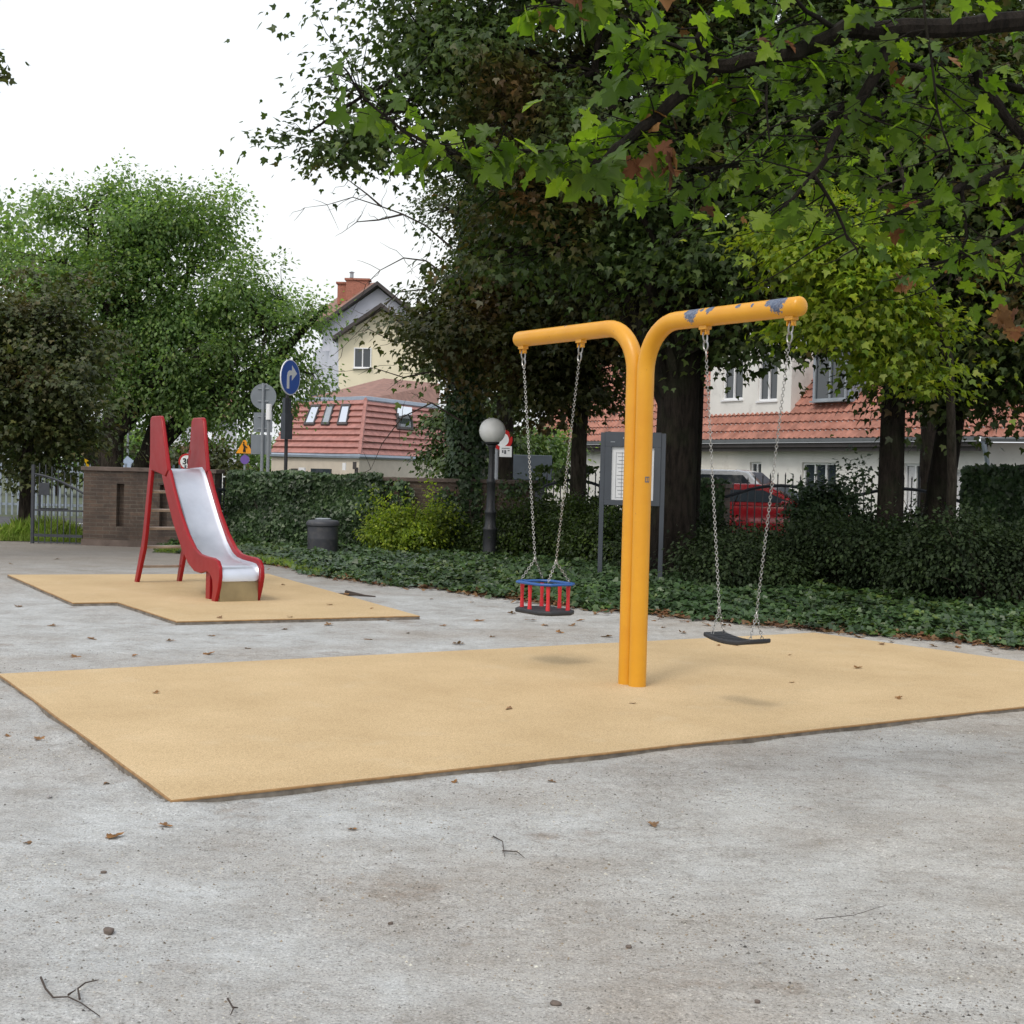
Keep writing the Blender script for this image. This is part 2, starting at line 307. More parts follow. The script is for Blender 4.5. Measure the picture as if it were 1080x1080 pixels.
def bend(p0, p1, n, wob, sag=0, rr=random):
    p0 = Vector(p0); p1 = Vector(p1); q = [p0]; L0 = (p1-p0).length
    for i in range(1, n): t_ = i/n; q.append(p0.lerp(p1, t_)+Vector([rr.uniform(-1, 1)*wob*L0 for _ in range(3)])+Vector((0, 0, sag*L0*math.sin(PI*t_))))
    return q+[p1]
def tree(name, label, cat, base, trunk, radii, lobes, ncl, nl, size, leaf, seed, bark='bark', group=None, nlimb=9, tpl=STAR, spread=.36, zmin=None, keep=None, twigs=True, shell=.45, flat=.4, limb_r=.4, start=.45, per=8, gr=.36):
    rr = random.Random(seed); root = empty(name, base, 0, label, cat, group); mb = MB()
    tp = [Vector(p) for p in trunk]; mb.tube(tp, radii, 12)
    c = canopy('crown', lobes, ncl, nl, size, leaf, root, base, seed, tpl, spread, flat, shell, zmin, keep, per, gr)
    idx = [int(i) for i in np.linspace(0, len(c)-1, nlimb)]; samples = []
    seglen = len(tp)-1
    for i in idx:
        e = Vector(c[i]); tt = rr.uniform(start, 1)*seglen; a = min(int(tt), seglen-1); s0 = tp[a].lerp(tp[a+1], tt-a); rad0 = (radii[a]*(1-(tt-a))+radii[a+1]*(tt-a))*limb_r
        pts = bend(s0, e, 6, .05, .10, rr); mb.tube(pts, [max(.012, rad0*(1-.82*k/6)) for k in range(7)], 6, False)
        for k in range(1, 7): samples.append((pts[k], max(.01, rad0*(1-.82*k/6))))
    if twigs and samples:
        SP = np.array([tuple(s_[0]) for s_ in samples])
        for p in c:
            j = int(((SP-p)**2).sum(1).argmin()); pts = bend(samples[j][0], p, 3, .07, .04, rr); r0 = min(.03, samples[j][1]*.55)
            mb.tube(pts, [r0, r0*.75, r0*.5, r0*.25], 4, False)
    mb.build('trunk', bark, root, smooth=True, off=base); return root

# ------------------------------------------------------------------ ground
from mathutils import noise as MN
bigq = [G(*p, .038) for p in ((180, 844), (1272, 724), (859, 667), (-3, 710.5))]
def segd(x, y, a, b):
    dx, dy = b.x-a.x, b.y-a.y; t_ = max(0, min(1, ((x-a.x)*dx+(y-a.y)*dy)/(dx*dx+dy*dy))); return math.hypot(x-a.x-dx*t_, y-a.y-dy*t_)
TRACKS = [(G(25, 775), G(150, 800), .020), (G(80, 780), G(175, 850), .03), (G(860, 978), G(945, 950), .014), (G(740, 1062), G(930, 1036), .014), (G(560, 1075), G(720, 1058), .012), (G(890, 880), G(945, 908), .02), (G(30, 760), G(120, 850), .02)]
DENTS = [(G(840, 871), .10, .012), (G(820, 846), .07, .010), (G(440, 898), .07, .008), (G(140, 960), .10, .008), (G(60, 800), .12, -.008), (G(215, 862), .12, -.010), (G(250, 868), .10, -.008), (G(90, 835), .10, -.006), (G(560, 868), .10, .006), (G(910, 905), .08, .008), (G(700, 930), .12, .006), (G(330, 990), .12, .006), (G(980, 980), .1, .008)]
def gz(x, y):
    if y > 21 or y < 1.5 or abs(x) > 10: return 0.
    z = .006*MN.noise((x*.9, y*.9, 0))+.0045*MN.noise((x*3.2, y*3.2, 3))+.003*MN.noise((x*8.5, y*8.5, 5))
    if y < 12:
        z += .0022*MN.noise((x*19, y*19, 9))
        for a, b, d in TRACKS:
            q = segd(x, y, a, b)
            if q < .12: z += -d*.45*math.exp(-(q/.028)**2)+d*.25*math.exp(-((q-.06)/.025)**2)
        for c, r_, d in DENTS:
            q = math.hypot(x-c.x, y-c.y)
            if q < r_*2: z -= d*math.exp(-(q/(r_*.5))**2)*(.6+.8*MN.noise((x*14, y*14, 1)))
    for i in (0, 3):
        q = segd(x, y, bigq[i], bigq[(i+1) % 4])
        if q < .4: z += (.010 if i == 0 else .020)*math.exp(-(q/.14)**2)*(.6+.9*MN.noise((x*2.5, y*2.5, 7)))
    return z
def axis(lo, hi, near, step):
    a = list(np.arange(near[0], near[1]+1e-6, step)); x = near[1]; d = step
    while x < hi: d *= 1.22; x += d; a.append(min(x, hi))
    x = near[0]; d = step
    while x > lo: d *= 1.22; x -= d; a.insert(0, max(x, lo))
    return a
xs = axis(-900, 900, (-4.5, 5.2), .045); ys = axis(-60, 1500, (2.4, 9.5), .045)
V = np.array([(x, y, gz(x, y)) for y in ys for x in xs]); nx = len(xs)
T = np.array([(j*nx+i, j*nx+i+1, (j+1)*nx+i+1, (j+1)*nx+i) for j in range(len(ys)-1) for i in range(nx-1)])
o = npmesh('ground', V, T, 'sand'); o.data.shade_smooth(); tag(o, kind='structure')
def sheet(name, pts, z, m, **k):
    mb = MB(); mb.add([(p[0], p[1], z) for p in pts], [tuple(range(len(pts)))]); o = mb.build(name, m); return tag(o, kind='structure', **k)
sheet('road', [(-60, 31.5), (4, 31.5), (16, 26), (60, 26), (60, 33.5), (18, 33.5), (8, 38), (-60, 38)], .004, 'asphalt')
sheet('pavement', [(-60, 28.2), (1.5, 28.2), (10, 23.6), (60, 23.6), (60, 25.8), (15, 25.8), (3.5, 31.3), (-60, 31.3)], .02, 'pavement')
sheet('far_ground', [(-200, 38.1), (8, 38.1), (18, 33.6), (200, 33.6), (300, 400), (-300, 400)], .003, 'far_grass')
mb = MB()
for i in range(7): mb.box((-14+i*4.2, 34.8, .010), (1.6, .12, .004))
tag(mb.build('road_marking', 'sign_white'), kind='structure')
sheet('lawn', [(-16, 26.75), (-7.3, 26.75), (-7.3, 28.1), (-16, 28.1)], .008, 'soil')

def slab(name, poly, z, label, group=None):
    cx = sum(p[0] for p in poly)/len(poly); cy = sum(p[1] for p in poly)/len(poly); root = empty(name, (cx, cy, 0), 0, label, 'play mat')
    rr = random.Random(3); P = []
    for i in range(len(poly)):                       # slightly uneven edge
        a = Vector(poly[i][:2]); b = Vector(poly[(i+1) % len(poly)][:2]); n = max(2, int((b-a).length/.35))
        nn = Vector((-(b-a).y, (b-a).x)).normalized()
        for k in range(n): q = a.lerp(b, k/n)+(nn*rr.uniform(-.004, .004) if k else Vector((0, 0))); P.append((q.x-cx, q.y-cy))
    def ins(d):
        out = []
        for i in range(len(P)):
            a = Vector(P[i-1]); b = Vector(P[i]); c = Vector(P[(i+1) % len(P)]); n1 = (b-a).normalized(); n2 = (c-b).normalized(); n = Vector((-(n1+n2).y, (n1+n2).x))
            n = n.normalized() if n.length > 1e-6 else Vector((0, 0)); out.append((b.x+n.x*d, b.y+n.y*d))
        return out
    area = sum(P[i-1][0]*P[i][1]-P[i][0]*P[i-1][1] for i in range(len(P))); sg = 1 if area > 0 else -1
    top = MB(); n = len(P); I1 = ins(.007*sg)
    top.add([(x, y, z) for x, y in I1], [tuple(range(n))]); top.build('mat_surface', 'rubber', root)
    rim = MB(); rim.add([(x, y, z) for x, y in I1]+[(x, y, z-.005) for x, y in P]+[(x, y, z-.011) for x, y in P], [(i, (i+1) % n, (i+1) % n+n, i+n) for i in range(n)]+[(i+n, (i+1) % n+n, (i+1) % n+2*n, i+2*n) for i in range(n)]); rim.build('mat_rim', 'rubber_rim', root)
    k = MB(); Q = ins(.003*sg); k.add([(x, y, z-.0111) for x, y in Q]+[(x, y, -.03) for x, y in Q], [(i, (i+1) % n, (i+1) % n+n, i+n) for i in range(n)]); k.build('edging', 'kerb', root)
    return root
MZ = .038
bigmat = [G(*p, MZ) for p in ((180, 844), (1272, 724), (859, 667), (-3, 710.5))]
slab('rubber_mat', bigmat, MZ, 'large tan rubber mat under the yellow double swing')
smallmat = [G(*p, MZ) for p in ((7.7, 606), (76.7, 635.8), (123.5, 635), (186, 655.4), (443, 649.4), (283, 605))]
slab('rubber_mat', smallmat, MZ, 'smaller tan rubber mat with a stepped edge under the red slide')

# ------------------------------------------------------------------ swing frame
ANG = math.atan2(-.848, .53); base = Vector((.862, 10.17, MZ))
MR = Matrix.Rotation(ANG, 3, 'Z')
def loc2w(p): return base+MR @ Vector(p)
AZ = 2.53-MZ; RB = .33; TR = .061
sf = empty('swing_set', base, ANG, 'yellow steel double swing frame of two bent tubes joined back to back', 'swing set')
for sg, Ln in ((1, 1.565), (-1, 1.575)):
    pts = [(sg*.0605, 0, -.02), (sg*.0605, 0, 1.0), (sg*.0605, 0, AZ-RB)]
    for k in range(1, 11): a = k/10*PI/2; pts.append((sg*(.0605+RB*(1-math.cos(a))), 0, AZ-RB+RB*math.sin(a)))
    n = 5
    for k in range(1, n+1): pts.append((sg*(.0605+RB+(Ln-.0605-RB)*k/n), 0, AZ))
    rad = [TR]*len(pts)
    for k in (.35, .7, .92): pts.append((sg*(Ln+.035*k), 0, AZ)); rad.append(TR*math.sqrt(1-k*k))
    mb = MB(); mb.tube(pts, rad, 24); mb.build('bent_tube', 'yellow_paint', sf, smooth=True)
mb = MB(); mb.box((0, 0, AZ-RB-.05), (.03, .05, .16)); mb.tube([(0, 0, AZ-RB+.03), (0, 0, AZ-RB+.075)], [.03, .012], 8)
mb.build('weld', 'yellow_paint', sf, bevel=.008)
# small printed plate on the pole
mb = MB(); zc = 1.5-(506-500.7)/1550*10.17-MZ
pc = Vector((.0605, 0, zc)); view = (MR.transposed() @ Vector((-.862+.03, -10.17, 0))).normalized(); side = Vector((-view.y, view.x, 0))
def onpole(a, z): # a = angle offset on tube
    d = Matrix.Rotation(a, 3, 'Z') @ view; return pc+d*(TR+.0012)+Vector((0, 0, z))
def strip(mb, a0, a1, z0, z1):
    n = 5; vs = [onpole(a0+(a1-a0)*k/n, z) for z in (z0, z1) for k in range(n+1)]; mb.add(vs, [(k, k+1, k+n+2, k+n+1) for k in range(n)])
for q in ((.0, .55, .012, .020), (.0, .55, -.020, -.012), (0, .1, -.012, .012), (.22, .32, -.012, .012), (.45, .55, -.012, .012)): strip(mb, *[q[i] if i > 1 else q[i]+.25 for i in range(4)])
mb.build('stencil_mark', 'ink', sf)

def s_at(u):                                        # where along the arm a picture column falls
    lo, hi = -2.2, 2.2
    for _ in range(40):
        m = (lo+hi)/2
        if proj(loc2w((m, 0, AZ)))[0] < u: lo = m
        else: hi = m
    return lo
def link_ring(mb, c, ax, up, a, b, r, n=12, m=4):
    ax = Vector(ax).normalized(); up = Vector(up).normalized(); w = ax.cross(up).normalized(); vs = []; fs = []
    for i in range(n):
        t_ = 2*PI*i/n; ce = Vector(c)+up*math.cos(t_)*a+w*math.sin(t_)*b; rd = (up*math.cos(t_)/a+w*math.sin(t_)/b).normalized()
        for j in range(m): q = 2*PI*(j+.5)/m; vs.append(ce+rd*math.cos(q)*r+ax*math.sin(q)*r)
    for i in range(n):
        for j in range(m): fs.append((i*m+j, ((i+1) % n)*m+j, ((i+1) % n)*m+(j+1) % m, i*m+(j+1) % m))
    mb.add(vs, fs)
def chain(mb, p0, p1, pitch=.0195, r=.0027):
    p0 = Vector(p0); p1 = Vector(p1); d = p1-p0; n = max(2, round(d.length/pitch)); u = d.normalized(); a = u.orthogonal().normalized(); b = u.cross(a)
    a, b = (a+b).normalized(), (a-b).normalized()
    for i in range(n): link_ring(mb, p0+d*((i+.5)/n), a if i % 2 else b, u, pitch*.62, pitch*.44, r, 10, 4)
for u in (552, 613, 744, 835):
    s = s_at(u); mb = MB(); z = AZ-TR
    mb.box((s, 0, z-.004), (.075, .05, .03)); mb.box((s-.022, 0, z-.03), (.008, .035, .045)); mb.box((s+.022, 0, z-.03), (.008, .035, .045)); mb.tube([(s-.03, 0, z-.038), (s+.03, 0, z-.038)], .009, 8)
    mb.build('hanger', 'yellow_paint', sf, bevel=.003)
def hang(root, s_top, bottom, split, mb_name='chain', big=False):
    o0 = root.location; mb = MB(); top = loc2w((s_top, 0, AZ-TR-.038)); dirn = (Vector(split)-top).normalized()
    ax1 = MR @ Vector((1, 0, 0)); ax2 = MR @ Vector((0, 1, 0)); z = 0
    link_ring(mb, top+dirn*.028, ax1, dirn, .036, .017, .0055, 14, 5)
    link_ring(mb, top+dirn*.085, ax2, dirn, .032, .022, .0055, 14, 5)
    st = .112
    if big: link_ring(mb, top+dirn*.14, ax1+ax2*.6, dirn, .030, .030, .0055, 16, 5); st = .172
    chain(mb, top+dirn*st, split); link_ring(mb, split, ax1+ax2, dirn, .016, .014, .004, 12, 5)
    for b in bottom: chain(mb, split, b)
    mb.build(mb_name, 'galvanised', root, smooth=True, off=o0)
# flat seat
s1, s2 = s_at(744), s_at(835); sm = (s1+s2)/2-.01; sc = loc2w((sm, 0, 0)); sc.z = .46
fsw = empty('swing', sc, ANG, 'flat black rubber swing seat hanging on two chains from the nearer arm', 'swing', 'swings hanging from the yellow frame')
mb = MB(); n = 12; W = .09; Lh = .225; TH = .028
rows = []
for i in range(n+1):
    x = -Lh+2*Lh*i/n; z = .028*(x/Lh)**2; w = W*(1 if abs(x) < Lh*.8 else .97)
    rows.append([(x, -w, z-TH/2), (x, w, z-TH/2), (x, w, z+TH/2), (x, -w, z+TH/2)])
vs = [p for r_ in rows for p in r_]; fs = [(4*i+j, 4*i+(j+1) % 4, 4*i+4+(j+1) % 4, 4*i+4+j) for i in range(n) for j in range(4)]+[(3, 2, 1, 0), (4*n, 4*n+1, 4*n+2, 4*n+3)]
mb.add(vs, fs); mb.build('seat', 'black_rubber', fsw, bevel=.008)
mb = MB()
for i in range(7):
    x = -Lh*.62+2*Lh*.62*i/6; mb.box((x, 0, .028*(x/Lh)**2+TH/2+.001), (.006, W*1.6, .003))
mb.build('seat_grip', 'black_rubber', fsw)
def fs_w(p): return fsw.location+MR @ Vector(p)
fsw_off = fsw.location
def hang_local(root, s_top, split, bottoms, big):
    # build in world then convert to the rotated root's space
    keep = Vector(root.location); mb = MB(); top = loc2w((s_top, 0, AZ-TR-.038)); split = keep+MR @ Vector(split); bottoms = [keep+MR @ Vector(b) for b in bottoms]
    dirn = (split-top).normalized(); ax1 = MR @ Vector((1, 0, 0)); ax2 = MR @ Vector((0, 1, 0))
    link_ring(mb, top+dirn*.028, ax1, dirn, .036, .017, .0055, 14, 5); link_ring(mb, top+dirn*.085, ax2, dirn, .032, .022, .0055, 14, 5); st = .112
    if big: link_ring(mb, top+dirn*.145, ax1+ax2*1.2, dirn, .030, .030, .0055, 16, 5); st = .176
    chain(mb, top+dirn*st, split); link_ring(mb, split, ax1+ax2, dirn, .016, .014, .004, 12, 5)
    for b in bottoms: chain(mb, split, b)
    MT = MR.transposed(); mb.v = [tuple(MT @ (Vector(v)-keep)) for v in mb.v]; mb.build('chain', 'galvanised', root, smooth=True)
hang_local(fsw, s1, (-.175, 0, .19), [(-.18, -.05, .03), (-.18, .05, .03)], True)
hang_local(fsw, s2, (.18, 0, .19), [(.185, -.05, .03), (.185, .05, .03)], False)
# toddler seat
s1, s2 = s_at(552), s_at(613); sm = (s1+s2)/2; sc = loc2w((sm, 0, 0)); sc.z = .43
tsw = empty('swing', sc, ANG, 'toddler bucket swing with blue rim and red posts on the farther arm', 'swing', 'swings hanging from the yellow frame')
a_, b_ = .215, .155
def outline(k, a=a_, b=b_, c=.07): return [(-a*k, -(b-c)*k), (-(a-c)*k, -b*k), ((a-c)*k, -b*k), (a*k, -(b-c)*k), (a*k, (b-c)*k), ((a-c)*k, b*k), (-(a-c)*k, b*k), (-a*k, (b-c)*k)]
mb = MB(); mb.prism(outline(1.08), lambda a, b, t_: (a, b, t_), 0, .035); mb.build('seat', 'black_rubber', tsw, bevel=.010)
mb = MB(); o1 = outline(1.08); o2 = outline(.84); n = 8
vs = [(x, y, z) for z in (.220, .240) for oo in (o1, o2) for x, y in oo]
fs = [(i, (i+1) % n, n+(i+1) % n, n+i) for i in range(n)]+[(2*n+i, 2*n+(i+1) % n, 3*n+(i+1) % n, 3*n+i) for i in range(n)]+[(i, (i+1) % n, 2*n+(i+1) % n, 2*n+i) for i in range(n)]+[(n+i, n+(i+1) % n, 3*n+(i+1) % n, 3*n+i) for i in range(n)]
mb.add(vs, fs); mb.build('safety_rim', 'blue_plastic', tsw, bevel=.008)
for (x, y) in ((-.18, -.09), (-.18, .09), (0, -.135), (0, .135), (.18, -.09), (.18, .09)):
    mb = MB(); mb.tube([(x, y, .034), (x, y, .12), (x, y, .216)], [.017, .013, .017], 10); mb.build('post', 'red_post', tsw, smooth=True)
hang_local(tsw, s1, (-.15, 0, .40), [(-.185, -.10, .245), (-.185, .10, .245)], False)
hang_local(tsw, s2, (.14, 0, .40), [(.185, -.10, .245), (.185, .10, .245)], False)

# ------------------------------------------------------------------ slide
fl = Vector((-4.535, 17.94, MZ)); el = Vector((-3.144, 15.64, MZ)); axs = (el-fl).normalized(); SA = math.atan2(axs.y, axs.x)
sl = empty('playground_slide', fl+Vector((-axs.y, axs.x, 0))*.235, SA, 'red and steel playground slide with tall side fins and a ladder', 'slide')
# local: x along the chute, y across (left of travel is +y), plates at +-.235
def plate(y, name='side_rail'):
    prof = [(.80, 1.20), (1.02, 1.30), (1.12, 1.385), (1.30, 1.15), (1.53, .90), (1.80, .675), (2.04, .53), (2.22, .475), (2.45, .462), (2.66, .458), (2.78, .435), (2.85, .37), (2.865, .27), (2.83, .16), (2.74, -.01),
            (2.62, -.01), (2.655, .12), (2.64, .22), (2.56, .285), (2.44, .30), (2.25, .265), (2.05, .275), (1.85, .345), (1.62, .49), (1.30, .77), (1.05, 1.06)]
    prof = prof[1:]+[(.85, 1.32)]
    fin = [(.46, 1.375), (.50, 1.97), (.535, 2.0), (.56, 2.01), (.86, 2.01), (.89, 2.0), (.925, 1.96), (1.14, 1.375), (1.02, 1.3), (.85, 1.33)]
    mb = MB(); mb.prism(prof, lambda a, b, t_: (a, y+t_, b), -.02, .02); mb.build(name, 'red_plastic', sl, bevel=.009)
    mb = MB(); lean = .05*(1 if y < 0 else -1)
    mb.prism(fin, lambda a, b, t_: (a-.05, y+t_+lean*(b-1.37)*-.6, b), -.024, .024); mb.build('side_fin', 'red_plastic', sl, bevel=.012)
    leg = [(.02, -.01), (.12, -.01), (.31, .44), (.34, .60), (.49, 1.375), (.38, 1.45), (.36, 1.36), (.21, .62), (.16, .46), (-.06, -.01)]
    leg = [(-.05, -.01), (.05, -.01), (.29, .42), (.335, .60), (.475, 1.40), (.475, 1.62), (.415, 1.62), (.37, 1.40), (.215, .62), (.17, .47)]
    sp = .03*(1 if y > 0 else -1)
    mb = MB(); mb.prism(leg, lambda a, b, t_: (a, y+t_+sp*max(0, (1.3-b))/1.3, b), -.021, .021); mb.build('ladder_leg', 'red_plastic', sl, bevel=.008)
plate(.235); plate(-.235)
for y in (.20, -.20):
    mb = MB(); mb.box((2.40, y, .14), (.13, .035, .30)); mb.build('support_leg', 'red_plastic', sl, bevel=.006)
simple('rung_metal', (.42, .36, .32), .5, var=.2, vs=6)
mb = MB(); mb.tube([(2.45, -.2, .13), (2.45, .2, .13)], .012, 8); mb.build('brace', 'grey_metal', sl)
ch = [(.52, 1.395), (.92, 1.392), (1.02, 1.35), (1.15, 1.20), (1.53, .80), (1.80, .56), (1.98, .45), (2.12, .405), (2.3, .385), (2.60, .375), (2.71, .365), (2.765, .335), (2.79, .28), (2.79, .215)]
mb = MB(); W = .214; vs = []; fs = []
for x, z in ch:
    for y, dz in ((-W, .03), (-W+.02, .006), (-W+.05, 0), (W-.05, 0), (W-.02, .006), (W, .03)): vs.append((x, y, z+(dz if x > .9 else dz*.3)))
for i in range(len(ch)-1):
    for j in range(5): fs.append((i*6+j, i*6+j+1, i*6+7+j, i*6+6+j))
mb.add(vs, fs); mb.build('chute', 'steel', sl, smooth=True)
mb = MB(); mb.box((2.765, 0, .105), (.02, 2*W, .21)); simple('brass_steel', (.30, .25, .15), .35, metal=.7, var=.25, vs=3); mb.build('end_panel', 'brass_steel', sl)
for x, z in ((.36, 1.11), (.305, .885), (.25, .665), (.19, .435), (.06, .19)):
    mb = MB(); mb.tube([(x, -.25, z), (x, .25, z)], .017, 10); mb.box((x, 0, z+.012), (.065, .43, .014)); mb.build('rung', 'rung_metal', sl, smooth=True)

# ------------------------------------------------------------------ litter bin, lamp, notice board
bp = G(340, 588); bn = empty('litter_bin', bp, 0, 'dark grey round litter bin standing at the ivy edge', 'bin')
mb = MB(); mb.lathe([(.235, -.02), (.245, .03), (.25, .30), (.253, .31), (.25, .33), (.255, .52)], n=32); mb.build('bin_body', 'bin_plastic', bn, smooth=True)
mb = MB(); mb.lathe([(.262, .52), (.275, .53), (.28, .56), (.27, .59), (.235, .615), (.15, .625)], n=32); mb.build('lid', 'bin_plastic', bn, smooth=True)
mb = MB(); mb.lathe([(.13, .626), (.135, .64), (.11, .65), (.05, .652)], n=24); mb.build('ash_tray', 'grey_metal', bn, smooth=True)
lp = G(516, 592); k = 24.3/1550
ld = empty('park_lamp', lp, 0, 'short black post lamp with a white globe rising from the ivy', 'lamp')
mb = MB(); mb.lathe([(.125, -.02), (.125, .10), (.115, .14), (.112, .50), (.12, .52), (.12, .55), (.095, .58), (.088, .78), (.098, .80), (.098, .83), (.075, .87), (.068, 1.28), (.078, 1.30), (.078, 1.34), (.055, 1.38), (.046, 1.84), (.055, 1.88)], n=20); mb.build('lamp_post', 'dark_metal', ld, smooth=True)
mb = MB(); mb.lathe([(.065, 1.88), (.07, 1.92), (.12, 1.945), (.125, 1.97), (.10, 1.98)], n=20); mb.build('collar', 'dark_metal', ld, smooth=True)
mb = MB(); R_ = .218; mb.lathe([(max(.01, R_*math.sin(a)), 2.155-R_*math.cos(a)) for a in [.38+(PI-.39)*i/16 for i in range(17)]], n=32); mb.build('globe', 'globe', ld, smooth=True)
a = G(633, 617); b = G(695, 619); mid = (a+b)/2; ang = math.atan2(b.y-a.y, b.x-a.x)
nb = empty('notice_board', mid, ang, 'dark grey glazed notice board on two posts behind the yellow swing pole', 'notice board')
hw = (b-a).length/2+.01
for sx in (-1, 1):
    mb = MB(); mb.box((sx*hw, 0, 1.0), (.062, .062, 2.1)); mb.build('post', 'board_grey', nb, bevel=.004)
zt, zb = 2.06, 1.08
mb = MB(); w = hw*2-.062
mb.box((0, 0, zt-.10), (w, .09, .20)); mb.box((0, 0, zb+.035), (w, .09, .07)); mb.box((-w/2+.045, 0, (zt+zb)/2-.065), (.09, .09, zt-zb-.27)); mb.box((w/2-.045, 0, (zt+zb)/2-.065), (.09, .09, zt-zb-.27)); mb.box((0, .03, (zt+zb)/2-.065), (w-.18, .02, zt-zb-.27))
mb.build('frame', 'board_grey', nb, bevel=.003)
mb = MB(); mb.box((0, -.012, (zt+zb)/2-.065), (w-.182, .006, zt-zb-.272)); nt_ = mb.build('notice_sheet', 'paper', nb)
mb = MB(); z0 = zt-.26; x0 = -w/2+.16
for i in range(13): mb.box((x0+.10, -.0165, z0-.05*i-.02), (.20-.05*((i*7) % 3)/2, .002, .006))
for x in (x0-.01, x0+.07, x0+.21): mb.box((x, -.0165, z0-.32), (.005, .002, .62))
for i in range(11): mb.box((w/2-.18, -.0165, z0-.055*i-.05), (.10-.03*(i % 2), .002, .006))
mb.build('printed_lines', 'ink', nb)
mb = MB()
for i in range(5): mb.box((-.13+.022*i, -.047, zt-.08), (.014, .003, .022))
mb.build('header_lettering', 'grey_metal', nb); mb = MB(); mb.box((-w/2+.10, -.047, zt-.135), (.06, .003, .008)); mb.build('maker_label', 'grey_metal', nb)

# ------------------------------------------------------------------ brick walls, fence, gate
def wall_panel(mb, x0, x1, z0, z1, holes, y=0., depth=.12):
    X = sorted({x0, x1, *[h[0] for h in holes], *[h[1] for h in holes]}); Z = sorted({z0, z1, *[h[2] for h in holes], *[h[3] for h in holes]})
    for i in range(len(X)-1):
        for j in range(len(Z)-1):
            cx, cz = (X[i]+X[i+1])/2, (Z[j]+Z[j+1])/2
            if any(h[0] < cx < h[1] and h[2] < cz < h[3] for h in holes): continue
            mb.add([(X[i], y, Z[j]), (X[i+1], y, Z[j]), (X[i+1], y, Z[j+1]), (X[i], y, Z[j+1])], [(0, 1, 2, 3)])
    for h in holes:
        a, b, c, d = h; mb.add([(a, y, c), (b, y, c), (b, y, d), (a, y, d), (a, y+depth, c), (b, y+depth, c), (b, y+depth, d), (a, y+depth, d)], [(0, 1, 5, 4), (1, 2, 6, 5), (2, 3, 7, 6), (3, 0, 4, 7)])
def brick_wall(p, q, h, label, slots=(), th=.38, z0=-.05, cap=True, group=None):
    p = Vector(p); q = Vector(q); Lw = (q-p).length; a = math.atan2((q-p).y, (q-p).x); r = empty('brick_wall', (p.x, p.y, 0), a, label, 'wall', group); mb = MB()
    holes = [(s, s+.14, .35, h-.22) for s in slots]; wall_panel(mb, 0, Lw, z0, h, holes, 0, .14)
    mb.add([(0, .14, .3), (Lw, .14, .3), (Lw, .14, h-.1), (0, .14, h-.1)], [(0, 1, 2, 3)])
    mb.add([(0, 0, z0), (0, th, z0), (0, th, h), (0, 0, h)], [(0, 1, 2, 3)]); mb.add([(Lw, 0, z0), (Lw, th, z0), (Lw, th, h), (Lw, 0, h)], [(0, 1, 2, 3)]); mb.add([(0, th, z0), (Lw, th, z0), (Lw, th, h), (0, th, h)], [(0, 1, 2, 3)]); mb.add([(0, 0, h), (Lw, 0, h), (Lw, th, h), (0, th, h)], [(0, 1, 2, 3)])
    mb.build('brickwork', 'brick', r)
    if cap: mb = MB(); mb.box((Lw/2, th/2, h+.036), (Lw+.08, th+.08, .07)); mb.build('coping', 'cap_stone', r, bevel=.006)
    mb = MB(); mb.box((Lw/2, -.02, .04), (Lw+.02, .05, .14)); mb.build('plinth', 'cap_stone', r)
    return r
brick_wall((-7.62, 26.1), (-5.22, 25.75), 1.33, 'low brick wall with two vertical slots beside the metal gate', (.62, 1.42))
brick_wall((-5.0, 26.3), (.40, 26.35), 1.27, 'long low brick wall with stone coping half hidden under ivy behind the bin', (2.2, 3.0, 3.8, 4.6))
FA = Vector((.45, 26.35)); FB = Vector((7.35, 23.1)); fd = (FB-FA).normalized()
def onf(u):                                         # point of the fence line seen at column u
    lo, hi = -2, 14
    for _ in range(40):
        m = (lo+hi)/2; p = FA+fd*m
        if proj((p.x, p.y, 1.))[0] < u: lo = m
        else: hi = m
    return FA+fd*lo
pa, pb = onf(738), onf(763); brick_wall(pa, pb, 1.30, 'narrow brick pier between two arched fence panels beside the red car')
pa, pb = onf(1023), onf(1023)+fd*1.6; brick_wall(pa, pb, 1.62, 'tall brick pier overgrown with ivy at the right end of the fence')
def fence(p, q, label, group, rise=.22, h=1.15, n=None, name='fence_panel', hump=True, spike=.16, z0=.05):
    p = Vector(p); q = Vector(q); Lw = (q-p).length; r = empty(name, (p.x, p.y, 0), math.atan2((q-p).y, (q-p).x), label, 'fence', group); n = n or int(Lw/.125)
    zf = (lambda t_: h+rise*math.sin(PI*t_)) if hump is True else ((lambda t_: h+rise*(1-math.sin(PI*t_))) if hump is False else hump)
    mb = MB()
    for i in range(1, n): x = Lw*i/n; zt = zf(i/n)+spike; mb.box((x, 0, (zt+z0)/2), (.016, .016, zt-z0)); mb.box((x, 0, zt+.03), (.026, .026, .07), taper=.05)
    mb.build('bars', 'fence_metal', r)
    mb = MB(); mb.tube([(Lw*i/14, 0, zf(i/14)) for i in range(15)], .028, 6); mb.build('top_rail', 'fence_metal', r); mb = MB(); mb.box((Lw/2, 0, .18), (Lw, .04, .03)); mb.build('bottom_rail', 'fence_metal', r); return r
FG = 'arched metal fence panels'
fence(onf(562), onf(650), 'arched black fence panel between the long brick wall and the notice board', FG)
fence(onf(652), onf(736), 'arched black fence panel directly behind the notice board', FG)
fence(onf(765), onf(884), 'arched black fence panel in front of the red car', FG)
fence(onf(886), onf(1021), 'arched black fence panel behind the two slim tree trunks on the right', FG)
fence((-5.20, 25.9), (-4.98, 26.25), 'short spiked metal fence piece between the slide and the ivy wall', FG, .0, 1.05, 5)
